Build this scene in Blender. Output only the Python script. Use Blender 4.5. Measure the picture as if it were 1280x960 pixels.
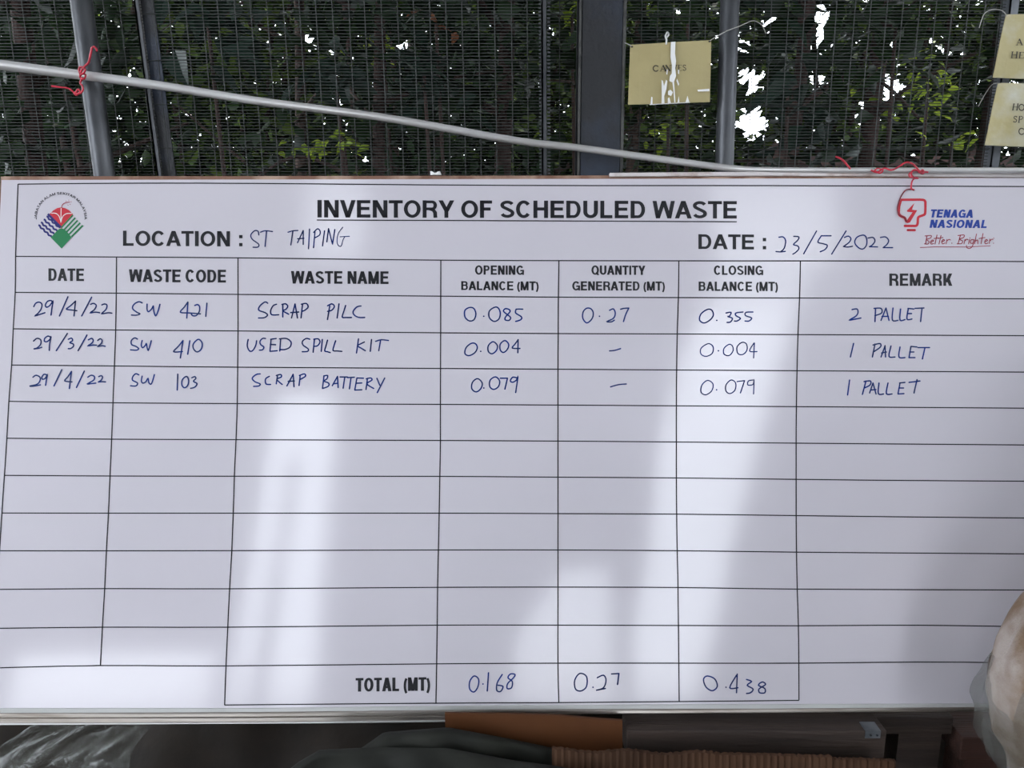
import bpy, bmesh, math, random
from math import sin, cos, radians, pi
from mathutils import Vector, Matrix
import numpy as np

for o in list(bpy.data.objects): bpy.data.objects.remove(o)
SC = bpy.context.scene
COL = SC.collection
# ---------------------------------------------------------------- camera
F = 960.0; PITCH = radians(12.0); CAM = Vector((0, 0, 1.6))
cam_d = bpy.data.cameras.new('camera'); cam = bpy.data.objects.new('camera', cam_d); COL.objects.link(cam)
cam_d.sensor_width = 36; cam_d.lens = 36 * F / 1280; cam_d.clip_start = 0.02
cam.location = CAM; cam.rotation_euler = (radians(90) - PITCH, 0, 0)
SC.camera = cam
# ---------------------------------------------------------------- world and exposure
W = bpy.data.worlds.new('overcast_sky'); SC.world = W; W.use_nodes = True
bg = W.node_tree.nodes['Background']; bg.inputs[0].default_value = (0.86, 0.92, 1.0, 1); bg.inputs[1].default_value = 8.6
SC.view_settings.view_transform = 'Standard'; SC.view_settings.look = 'None'
SC.view_settings.exposure = 0.0; SC.view_settings.gamma = 1.0; SC.view_settings.use_curve_mapping = False
sun_d = bpy.data.lights.new('sun', 'SUN'); sun_d.energy = 9.0; sun_d.angle = radians(3); sun_d.color = (1, .95, .84)
sun = bpy.data.objects.new('sun', sun_d); COL.objects.link(sun)
sun.rotation_euler = Vector((-.60, -.22, -.77)).to_track_quat('-Z', 'Y').to_euler()      # high sun from the right, beyond the trees
rnd = random.Random(7)

# ---------------------------------------------------------------- materials
def mat(name, col, rough=.6, metal=0, noise=None, bump=None, spec=.5, trans=0, alpha=1, stretch=(1,1,1), coat=0, subsurf=None):
    """noise=(scale, colour2, contrast_lo, contrast_hi), bump=(scale, strength)"""
    m = bpy.data.materials.new(name); m.use_nodes = True
    nt = m.node_tree; b = nt.nodes['Principled BSDF']
    b.inputs['Base Color'].default_value = (*col, 1); b.inputs['Roughness'].default_value = rough
    b.inputs['Metallic'].default_value = metal; b.inputs['Specular IOR Level'].default_value = spec
    b.inputs['Transmission Weight'].default_value = trans; b.inputs['Alpha'].default_value = alpha
    b.inputs['Coat Weight'].default_value = coat
    tc = nt.nodes.new('ShaderNodeTexCoord'); mp = nt.nodes.new('ShaderNodeMapping'); mp.inputs['Scale'].default_value = stretch
    nt.links.new(tc.outputs['Object'], mp.inputs[0])
    if noise:
        n = nt.nodes.new('ShaderNodeTexNoise'); n.inputs['Scale'].default_value = noise[0]; n.inputs['Detail'].default_value = 8
        nt.links.new(mp.outputs[0], n.inputs['Vector'])
        r = nt.nodes.new('ShaderNodeValToRGB'); r.color_ramp.elements[0].position = noise[2]; r.color_ramp.elements[1].position = noise[3]
        r.color_ramp.elements[0].color = (*col, 1); r.color_ramp.elements[1].color = (*noise[1], 1)
        nt.links.new(n.outputs[0], r.inputs[0]); nt.links.new(r.outputs[0], b.inputs['Base Color'])
    if bump:
        n = nt.nodes.new('ShaderNodeTexNoise'); n.inputs['Scale'].default_value = bump[0]; n.inputs['Detail'].default_value = 4
        nt.links.new(mp.outputs[0], n.inputs['Vector'])
        bp = nt.nodes.new('ShaderNodeBump'); bp.inputs['Strength'].default_value = bump[1]; bp.inputs['Distance'].default_value = .01
        nt.links.new(n.outputs[0], bp.inputs['Height']); nt.links.new(bp.outputs[0], b.inputs['Normal'])
    return m

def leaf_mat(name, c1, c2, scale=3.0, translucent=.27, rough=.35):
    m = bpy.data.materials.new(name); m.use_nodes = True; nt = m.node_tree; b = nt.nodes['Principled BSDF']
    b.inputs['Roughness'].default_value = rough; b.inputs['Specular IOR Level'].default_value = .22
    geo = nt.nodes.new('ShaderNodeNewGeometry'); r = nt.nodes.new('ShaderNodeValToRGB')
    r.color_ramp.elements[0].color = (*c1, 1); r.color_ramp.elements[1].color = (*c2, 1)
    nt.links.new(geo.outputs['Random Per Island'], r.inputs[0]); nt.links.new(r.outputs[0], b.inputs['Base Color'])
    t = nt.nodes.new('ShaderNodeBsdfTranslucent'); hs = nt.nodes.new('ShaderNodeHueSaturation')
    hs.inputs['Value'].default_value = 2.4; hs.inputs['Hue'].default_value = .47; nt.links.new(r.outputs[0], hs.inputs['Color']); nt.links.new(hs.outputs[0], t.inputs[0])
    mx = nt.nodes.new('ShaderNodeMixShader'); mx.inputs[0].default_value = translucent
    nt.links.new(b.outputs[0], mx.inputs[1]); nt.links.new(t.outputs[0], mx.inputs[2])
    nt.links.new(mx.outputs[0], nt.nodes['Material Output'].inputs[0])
    return m

M = {}
M['sheet'] = mat('glossy_white_sheet', (.60, .567, .612), .10, noise=(2.5, (.58, .548, .592), .35, .7), bump=(3.2, .04), stretch=(1, 1, 1), spec=.54)
M['print_black'] = mat('black_print', (.012, .012, .016), .4, spec=.3)
M['line'] = mat('thin_black_print_line', (.012, .012, .016), .5, spec=.2)
M['ink'] = mat('blue_marker_ink', (.004, .030, .20), .6, noise=(40, (.015, .035, .12), .4, .62), spec=.2)
M['ink_dark'] = mat('dark_blue_marker_ink', (.012, .022, .085), .6, noise=(40, (.008, .03, .17), .4, .62), spec=.2)
M['print_blue'] = mat('blue_print', (.01, .045, .30), .4, spec=.3)
M['print_red'] = mat('red_print', (.50, .015, .03), .4, spec=.3)
M['print_dark_red'] = mat('dark_red_print', (.30, .03, .05), .4, spec=.3)
M['print_navy'] = mat('navy_print', (.01, .01, .14), .4, spec=.3)
M['print_green'] = mat('green_print', (.005, .17, .055), .4, spec=.3)
M['print_white'] = mat('pale_print', (.72, .74, .72), .4, spec=.3)
M['alu'] = mat('aluminium_trim', (.40, .365, .33), .32, .85, noise=(12, (.24, .20, .17), .45, .75), stretch=(.3, 4, 4))
M['edge'] = mat('grey_sheet_edge', (.50, .50, .49), .3, noise=(6, (.42, .42, .41), .4, .7))
M['rust_wood'] = mat('brown_backing', (.20, .10, .065), .8, noise=(14, (.40, .27, .20), .45, .65), bump=(60, .3))
M['conduit'] = mat('white_conduit', (.66, .65, .64), .26, .4, noise=(5, (.48, .46, .45), .4, .75), stretch=(.3, 3, 3))
M['conduit_b'] = mat('white_rail', (.60, .55, .54), .45, noise=(20, (.36, .25, .21), .52, .72), stretch=(1, 1, 1))
M['galv'] = mat('galvanised_pipe', (.085, .088, .095), .42, .5, noise=(25, (.045, .048, .055), .35, .7), bump=(90, .1), stretch=(1, 1, .4))
M['galv_light'] = mat('light_galvanised_angle', (.16, .17, .185), .5, .5, noise=(30, (.09, .10, .11), .35, .7))
M['wire'] = mat('grey_mesh_wire', (.040, .044, .042), .6, .2, noise=(8, (.022, .024, .022), .4, .7))
M['column'] = mat('dark_blue_steel', (.007, .0078, .0105), .5, .1, noise=(5, (.022, .034, .062), .5, .75), bump=(70, .3))
M['column_edge'] = mat('worn_steel_edge', (.075, .075, .07), .6, .3, noise=(30, (.03, .03, .03), .4, .7))
M['red_wire'] = mat('red_plastic_wire', (.55, .02, .045), .35, noise=(60, (.30, .02, .04), .45, .7))
M['dark_wire'] = mat('dark_red_wire', (.16, .008, .02), .35, noise=(50, (.35, .02, .04), .5, .75))
M['string'] = mat('pale_twine', (.40, .39, .36), .8)
M['sign'] = mat('yellowed_card', (.40, .335, .155), .55, noise=(9, (.33, .27, .12), .45, .8), bump=(30, .15))
M['sign_cream'] = mat('cream_card', (.43, .37, .18), .45, noise=(10, (.50, .49, .40), .5, .72), bump=(14, .5))
M['sign_text'] = mat('sign_lettering', (.035, .03, .02), .6)
M['peel'] = mat('white_peeled_paper', (.80, .80, .78), .6)
M['bag_plastic'] = mat('clear_plastic_film', (.16, .17, .155), .15, trans=.0, alpha=.32, spec=.9, bump=(9, .8))
M['sack'] = mat('tan_woven_sack', (.19, .12, .07), .7, noise=(6, (.42, .36, .32), .46, .60), bump=(160, .35))
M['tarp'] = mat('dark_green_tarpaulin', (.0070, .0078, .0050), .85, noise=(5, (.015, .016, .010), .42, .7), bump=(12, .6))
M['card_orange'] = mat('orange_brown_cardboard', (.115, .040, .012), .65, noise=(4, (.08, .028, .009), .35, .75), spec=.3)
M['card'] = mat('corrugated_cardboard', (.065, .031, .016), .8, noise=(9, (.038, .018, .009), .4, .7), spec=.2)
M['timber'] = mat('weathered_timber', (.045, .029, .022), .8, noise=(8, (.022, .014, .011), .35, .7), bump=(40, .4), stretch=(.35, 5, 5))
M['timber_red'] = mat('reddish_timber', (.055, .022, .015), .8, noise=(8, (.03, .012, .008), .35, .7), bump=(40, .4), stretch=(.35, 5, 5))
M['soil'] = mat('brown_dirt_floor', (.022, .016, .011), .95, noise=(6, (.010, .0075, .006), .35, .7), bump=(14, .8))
M['concrete'] = mat('wet_pale_concrete', (.74, .73, .72), .07, noise=(2, (.66, .65, .64), .35, .7))  # unseen apron made pale and glossy to mirror bright sky into the board
M['wall'] = mat('painted_sheet_wall', (.20, .20, .20), .8, noise=(2, (.15, .15, .15), .35, .7))
M['roof'] = mat('roof_sheet', (.16, .16, .165), .7, .2, noise=(2, (.10, .10, .11), .35, .7))
M['bark'] = mat('brown_bark', (.055, .030, .024), .9, noise=(10, (.028, .018, .014), .4, .7), bump=(20, .9), stretch=(3, 3, .6))
M['bark_pale'] = mat('mottled_bark', (.10, .065, .05), .9, noise=(9, (.035, .02, .016), .4, .6), bump=(20, .9), stretch=(2, 2, .8))
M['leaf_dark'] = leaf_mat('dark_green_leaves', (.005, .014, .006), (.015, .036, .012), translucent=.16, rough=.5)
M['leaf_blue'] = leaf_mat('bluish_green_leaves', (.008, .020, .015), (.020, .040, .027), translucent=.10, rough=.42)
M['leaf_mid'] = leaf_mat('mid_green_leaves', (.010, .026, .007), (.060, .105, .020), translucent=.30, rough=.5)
M['leaf_lime'] = leaf_mat('lime_green_leaves', (.09, .20, .015), (.26, .38, .04), translucent=.5)  # sunlit look put into the colour: lime brightened for leaves standing in shade
M['leaf_brown'] = leaf_mat('withered_brown_leaves', (.10, .04, .02), (.22, .10, .04), translucent=.25)
M['plank_red'] = mat('reddish_brown_plank', (.10, .05, .042), .8, noise=(6, (.055, .03, .026), .35, .7), stretch=(.4, 3, 3))

# ---------------------------------------------------------------- helpers
def props(o, label=None, cat=None, group=None, kind=None):
    if label: o['label'] = label
    if cat: o['category'] = cat
    if group: o['group'] = group
    if kind: o['kind'] = kind
    return o
def link(name, me, m, parent=None):
    o = bpy.data.objects.new(name, me); COL.objects.link(o)
    if m is not None and not me.materials: me.materials.append(m)
    if parent: o.parent = parent; o.matrix_parent_inverse = Matrix.Translation(-parent.location)
    return o
def empty(name, loc, label, cat, group=None):
    o = bpy.data.objects.new(name, None); COL.objects.link(o); o.location = loc; o.empty_display_size = .1
    return props(o, label, cat, group)
class MB:
    """collects vertices and faces of one mesh (world coordinates)"""
    def __init__(s): s.v = []; s.f = []
    def add(s, vs, fs):
        n = len(s.v); s.v += [tuple(v) for v in vs]; s.f += [tuple(i + n for i in f) for f in fs]
    def box(s, a, b):
        x0, y0, z0 = a; x1, y1, z1 = b
        s.add([(x0,y0,z0),(x1,y0,z0),(x1,y1,z0),(x0,y1,z0),(x0,y0,z1),(x1,y0,z1),(x1,y1,z1),(x0,y1,z1)],
              [(3,2,1,0),(4,5,6,7),(0,1,5,4),(1,2,6,5),(2,3,7,6),(3,0,4,7)])
    def slab(s, quad, thick):
        """quad of four points seen from the front (anticlockwise), thickness goes back along its normal"""
        q = [Vector(p) for p in quad]; n = (q[1]-q[0]).cross(q[3]-q[0]).normalized()
        b = [p - n*thick for p in q]
        s.add(q + b, [(0,1,2,3),(7,6,5,4),(1,0,4,5),(2,1,5,6),(3,2,6,7),(0,3,7,4)])
    def tube(s, pts, r, n=8, cap=True):
        pts = [Vector(p) for p in pts]; rr = r if isinstance(r, (list, tuple)) else [r]*len(pts)
        base = len(s.v); up = None; rings = []
        for i, p in enumerate(pts):
            t = (pts[min(i+1, len(pts)-1)] - pts[max(i-1, 0)]).normalized()
            if up is None: up = t.orthogonal().normalized()
            up = (up - t*up.dot(t)); up = up.normalized() if up.length > 1e-6 else t.orthogonal().normalized()
            sd = t.cross(up)
            rings.append([p + (up*cos(2*pi*k/n) + sd*sin(2*pi*k/n))*rr[i] for k in range(n)])
        vs = [v for g in rings for v in g]; fs = []
        for i in range(len(pts)-1):
            for k in range(n):
                a = i*n+k; b2 = i*n+(k+1) % n
                fs.append((a, b2, b2+n, a+n))
        if cap: fs += [tuple(range(n-1, -1, -1)), tuple((len(pts)-1)*n+k for k in range(n))]
        s.add(vs, fs)
    def build(s, name, m, parent=None, smooth=False, bevel=0):
        me = bpy.data.meshes.new(name); me.from_pydata(s.v, [], s.f); me.update()
        if smooth: me.shade_smooth()
        o = link(name, me, m, parent)
        if bevel:
            md = o.modifiers.new('bevel', 'BEVEL'); md.width = bevel; md.segments = 2; md.limit_method = 'ANGLE'
        return o
def smooth_path(pts, n=5, closed=False):
    out = []; P = [tuple(p) for p in pts]; L = len(P)
    if L < 3: return P
    rng = range(L) if closed else range(L-1)
    for i in rng:
        g = (lambda k: P[k % L]) if closed else (lambda k: P[max(0, min(L-1, k))])
        p0, p1, p2, p3 = g(i-1), g(i), g(i+1), g(i+2)
        for j in range(n):
            t = j/n
            out.append(tuple(.5*((2*b) + (c-a)*t + (2*a-5*b+4*c-d)*t*t + (-a+3*b-3*c+d)*t**3) for a, b, c, d in zip(p0, p1, p2, p3)))
    if not closed: out.append(P[-1])
    return out

def sight(px, py):
    u = (px-640)/F; v = (py-480)/F
    return Vector((u, cos(PITCH)-v*sin(PITCH), -sin(PITCH)-v*cos(PITCH)))
def at(px, py, Y):                                   # a measured point of the photograph, on the upright plane y = Y
    d = sight(px, py); return CAM + d*(Y/d.y)
LEAN = radians(14.7); YAW = radians(1.4)
BR = Vector((cos(YAW), sin(YAW), 0)); BU = Vector((-sin(YAW)*sin(LEAN), cos(YAW)*sin(LEAN), cos(LEAN))); BN = BR.cross(BU)
B0 = CAM + sight(640, 556)*1.76
def onb(px, py, off=0.0):                            # a measured point on the leaning board, off metres in front of its sheet
    d = sight(px, py); q = B0 + BN*off
    return CAM + d*((q-CAM).dot(BN)/d.dot(BN))

# ---------------------------------------------------------------- the setting
RZ = 5.75
def structure(name, mb, m): o = mb.build(name, m); o['kind'] = 'structure'; return o
s = MB(); s.box((-5.5, -4.0, -.1), (6.5, 2.3, 0)); structure('floor', s, M['soil'])
s = MB(); s.box((-30, 2.3, -.12), (30, 26, -.02)); structure('ground', s, M['soil'])
s = MB(); s.box((-30, -30, -.12), (30, -4.0, -.02)); structure('apron', s, M['concrete'])
s = MB(); s.box((-5.8, -4.3, RZ), (6.8, 2.9, RZ+.06)); structure('ceiling', s, M['roof'])
s = MB(); s.box((-5.6, .4, 0), (-5.5, 2.2, RZ)); s.box((-5.6, -4, 5.2), (-5.5, .4, RZ)); s.box((-5.6, -4, 0), (-5.5, .4, .9)); structure('wall_left', s, M['wall'])  # unseen wall, opening added to brighten the board from the left
s = MB(); s.box((6.5, -4, 0), (6.6, 2.2, 3.0)); s.box((6.5, -4, 5.2), (6.6, 2.2, RZ)); s.box((6.5, .6, 3.0), (6.6, 2.2, 5.2)); structure('wall_right', s, M['wall'])  # unseen wall, high opening added to lift the light on the right
s = MB(); s.box((-5.6, 2.12, 3.3), (6.6, 2.2, RZ)); structure('wall_front', s, M['wall'])
s = MB(); s.box((-30, 8.4, -.1), (30, 10, 2.2)); structure('earth_bank', s, M['soil'])
# rear wall: unseen, its openings shaped to reflect as bright bands on the board
def rear_wall():
    H1 = [(0,-2.3,-1.5),(2.75,-2.1,-1.47),(2.95,-2.0,-1.5)]                                # narrow doorway left
    H2 = [(0,1.33,1.93),(.7,1.38,2.2),(1.36,1.58,2.38),(1.73,1.64,2.53),(2.5,1.78,2.8),(3.3,2.05,3.1),(3.9,2.3,3.35)]   # wide doorway right
    zs = sorted({0, .5, .7, 1.2, 1.36, 1.73, 2.2, 2.5, 2.75, 2.95, 3.3, 3.9, 4.4, 5.45, RZ})
    def edge(Hh, z):
        if z < Hh[0][0] or z > Hh[-1][0]: return None
        return interp([(p[0], p[1]) for p in Hh], z), interp([(p[0], p[2]) for p in Hh], z)
    s = MB()
    for z0, z1 in zip(zs, zs[1:]):
        holes = []; e = .0001
        if z1 <= .5: holes.append((-4.2, -4.2, -2.42, -2.42))
        for Hh in (H1, H2):
            a, b = edge(Hh, z0), edge(Hh, z1)
            if a and b: holes.append((a[0], b[0], a[1], b[1]))
        if z0 >= 4.4 and z1 <= 5.45: holes += [(-1.93, -1.93, -1.29, -1.29), (2.5, 2.5, 3.95, 3.95)]
        if z0 >= 3.9 and z1 <= 4.4: holes += [(2.4, 2.5, 3.4, 3.6)]
        if z1 <= 1.2: hl_ = [(0,.25),(.6,.28),(1.2,.75)]; holes += [(interp(hl_, z0), interp(hl_, z1), 1.2, 1.2)]
        holes.sort(); x0a = x0b = -5.6
        for h in holes+[(6.6, 6.6, 0, 0)]:
            s.add([(x0a,-4.1,z0),(h[0],-4.1,z0),(h[0],-4,z0),(x0a,-4,z0),(x0b,-4.1,z1),(h[1],-4.1,z1),(h[1],-4,z1),(x0b,-4,z1)],
                  [(3,2,1,0),(4,5,6,7),(0,1,5,4),(1,2,6,5),(2,3,7,6),(3,0,4,7)]); x0a, x0b = h[2], h[3]
    structure('wall_rear', s, M['wall'])
    # slats added to dim the reflections of three openings, a pipe in the doorway
    for k_, (x0, x1, z0, z1) in enumerate(((-1.95, -1.27, 4.4, 5.45), (2.35, 4.0, 3.9, 5.45), (.2, 1.25, 0, 1.2))):
        t = empty('louvre_vent', ((x0+x1)/2, -3.98, z0), ['small high louvred vent in the rear wall', 'large high louvred vent in the rear wall', 'low slatted opening in the rear wall'][k_], 'vent')
        z = z0+.01
        while z < z1-.05:
            m_ = MB(); m_.box((x0, -3.99, z), (x1, -3.95, z+.022)); m_.build('slat', M['wall'], t); z += .1
    m_ = MB(); m_.tube([(-1.99, -3.92, 0), (-1.80, -3.92, 2.3)], [.075, .055], 12); props(m_.build('leaning_pipe', M['galv'], smooth=True), 'thick pipe leaning in the narrow rear doorway', 'pipe')
def interp(L, x):
    if x <= L[0][0]: return L[0][1]
    for (a, b), (c, d) in zip(L, L[1:]):
        if x <= c: return b+(d-b)*(x-a)/(c-a)
    return L[-1][1]
rear_wall()

# ---------------------------------------------------------------- the board
board = empty('inventory_board', onb(640, 892), 'long white glossy inventory board with black table and blue handwriting, leaning back', 'board')
TL, TR, BL_, BR_ = (2, 225), (1306, 222.5), (-30, 892), (1318, 884)
T, R_, Bt, L_ = None, None, None, None
s = MB(); s.slab([onb(*BL_), onb(*BR_), onb(*TR), onb(*TL)], .004); s.build('sheet', M['sheet'], board)
s = MB(); s.slab([onb(-29, 890, -.0045), onb(1318, 882, -.0045), onb(1308, 218.5, -.0045), onb(1, 220.5, -.0045)], .014)
s.build('backing_panel', M['rust_wood'], board)
def strip(name, m, top, bot, f, thick, bevel=.0015, parent=board):
    """strip along the board: top and bottom edge polylines in photo units, front face f metres proud"""
    a = [onb(x, y, f) for x, y in top]; b = [onb(x, y, f) for x, y in bot]; n = len(a)
    a2 = [p - BN*thick for p in a]; b2 = [p - BN*thick for p in b]
    s = MB(); vs = a+b+a2+b2; fs = []
    for i in range(n-1):
        fs += [(n+i, n+i+1, i+1, i), (i, i+1, 2*n+i+1, 2*n+i), (3*n+i, 3*n+i+1, n+i+1, n+i), (2*n+i, 2*n+i+1, 3*n+i+1, 3*n+i)]
    fs += [(0, 2*n, 3*n, n), (n-1, 2*n-1, 4*n-1, 3*n-1)]
    s.add(vs, fs); return s.build(name, m, parent, bevel=bevel)
strip('sheet_edge', M['edge'], [(-30, 885.5), (320, 885.5), (640, 881.5), (960, 880.5), (1318, 879.5)], [(-30, 893), (320, 891), (640, 888), (960, 887), (1318, 884.5)], .0022, .005)
strip('bottom_rail', M['alu'], [(-30, 892.3), (320, 890.8), (640, 887.3), (960, 886.5), (1318, 883.8)], [(-30, 899), (320, 897.3), (640, 894), (960, 892), (1318, 889)], .006, .02, .003)
strip('lower_trim', M['alu'], [(-34, 898.5), (320, 897.2), (500, 895.5), (657, 894.5)], [(-34, 905.5), (320, 903.8), (500, 901.8), (657, 900.5)], .009, .012, .0012)
strip('trim_lip', M['conduit'], [(-34, 904.4), (160, 903.8), (400, 902.3), (500, 901.2), (655, 899.3)], [(-34, 906.6), (160, 905.6), (400, 904.3), (500, 903.2), (655, 901.3)], .012, .006, .0006)
strip('trim_end_clip', M['edge'], [(655, 894.5), (664, 895.3)], [(655, 901.5), (662, 902)], .012, .012, .0012)
strip('top_rail', M['conduit_b'], [(762, 215.8), (900, 214.7), (1306, 215.5)], [(762, 220.6), (960, 219.5), (1306, 221.5)], .002, .01, .0015)

# --- flat ink: built as thin shapes on the sheet
class Ink:
    def __init__(s, off=.0006): s.mb = MB(); s.off = off
    def poly(s, pts):
        base = [onb(x, y, s.off) for x, y in pts]
        s.mb.add(base, [tuple(range(len(pts)))])
    def stroke(s, pts, w, closed=False):
        P = [Vector(p) for p in pts]; n = len(P)
        if n < 2: return
        A = []; B = []
        for i in range(n):
            if closed: d0 = P[i]-P[i-1]; d1 = P[(i+1) % n]-P[i]
            else: d0 = P[i]-P[i-1] if i else P[1]-P[0]; d1 = P[i+1]-P[i] if i < n-1 else P[i]-P[i-1]
            d0 = d0.normalized() if d0.length > 1e-9 else d1.normalized(); d1 = d1.normalized() if d1.length > 1e-9 else d0
            n0 = Vector((-d0.y, d0.x)); n1 = Vector((-d1.y, d1.x)); m = n0+n1
            m = m.normalized() if m.length > .2 else n1
            k = min(1/max(m.dot(n1), .35), 2.2)
            A.append(P[i]+m*w/2*k); B.append(P[i]-m*w/2*k)
        vs = [onb(p.x, p.y, s.off) for p in A+B]
        s.mb.add(vs, [(i, (i+1) % n, n+(i+1) % n, n+i) for i in range(n if closed else n-1)])
    def dot(s, x, y, r): s.poly([(x+r*cos(a*pi/4), y+r*sin(a*pi/4)) for a in range(8)])
    def build(s, name, m, parent=board): return s.mb.build(name, m, parent)

# table lines
H = [[(22.5,230.2),(160,229),(320,229.3),(640,231.8),(960,232),(1290,233.2)],
 [(19.5,320.5),(150,321.3),(297,322.3),(560,325.3),(840,326),(1100,326.2),(1290,327)],
 [(19,365.5),(146,366.5),(297,368),(550,370.2),(700,371.5),(850,372),(1290,373.6)],
 [(16.5,411),(145,412.5),(297,413.7),(550,416),(700,417),(848,417.5),(1290,419.7)],
 [(14.5,456.3),(143,457.5),(297,459),(550,460.6),(846,462.5),(1290,465.2)],
 [(11,501.7),(141,503.5),(296,504.5),(550,505.5),(846,507.3),(1290,510.3)],
 [(8.5,547.8),(139,549),(295,549.6),(550,550.6),(698,551.4),(847,552.5),(1000,554),(1290,556.3)],
 [(5.5,594.2),(137,595),(293,595.3),(549,595.5),(698,596.5),(840,597.4),(995,599.2),(1120,600.5),(1290,601.6)],
 [(2.3,641.3),(135,641.5),(291,641.5),(549,641.5),(698,642),(846,642.7),(995,644.5),(1120,646),(1290,647.6)],
 [(-.5,688.5),(134,688.5),(290,688.3),(549,687.5),(698,687.5),(846,688.4),(996,690.2),(1120,691.2),(1292,692.4)],
 [(-4,736.8),(131,735.8),(287,736),(548,734.2),(698,733.9),(846,734.4),(996,736.4),(1292,737.6)],
 [(-7,785.5),(129,784),(285,784),(546,781.5),(698,781.5),(848,781.9),(997,782.2),(1150,781.6),(1292,783.6)],
 [(-10,835),(125,832),(282,832.4),(546,829.8),(698,829),(848,829),(997,829),(1150,827.6),(1294,828.6)],
 [(280.5,881.3),(546,879),(698,878.3),(849,877),(998.7,875.5)]]
V = [[(22.5,230),(21,270),(19.5,320),(19,365),(16.5,411),(14.5,456),(11,502),(8.5,548),(5.5,594),(2.3,641),(-.5,688),(-4,736.5),(-7,785),(-10,835)],
 [(145.6,321.5),(145.3,366),(144.6,412),(143,457),(141.2,503),(139.5,549),(137.5,595),(135.5,641.5),(133,688.5),(130.8,736),(128,784),(125.5,832)],
 [(297.5,322.5),(297.5,413),(296.5,504),(295,549.5),(293,595),(291.5,641.5),(289.7,688.5),(287,736),(284.7,784),(282.5,832),(280.7,881.3)],
 [(551,325),(550.8,416),(550.5,505),(550.5,550.5),(549.8,595.5),(549,641.5),(548,687.5),(547,734.5),(546.5,781.5),(545.8,829.8),(545,879)],
 [(698.7,325.7),(698,371),(697.8,417),(697.5,462),(697.5,506),(697.5,595),(697.5,734),(697.5,829),(698.5,878.4)],
 [(848.6,326),(848,372),(846.5,417.6),(845.8,462.5),(845.5,507),(845.5,597),(845.8,642),(846.5,688),(847.5,734.5),(848.5,829),(849,877)],
 [(1000.5,326),(999.5,372),(997.5,418),(996.3,462),(995.5,508),(995.2,553),(995.2,645),(995.6,690),(996.5,736),(998,782),(998.5,829),(998.7,875.5)],
 [(1290,233.2),(1290,510),(1292,692),(1294,828.6)]]
k = Ink(.0005)
for l in H+V: k.stroke(smooth_path(l, 3), 1.4)
k.build('table_lines', M['line'])

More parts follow.
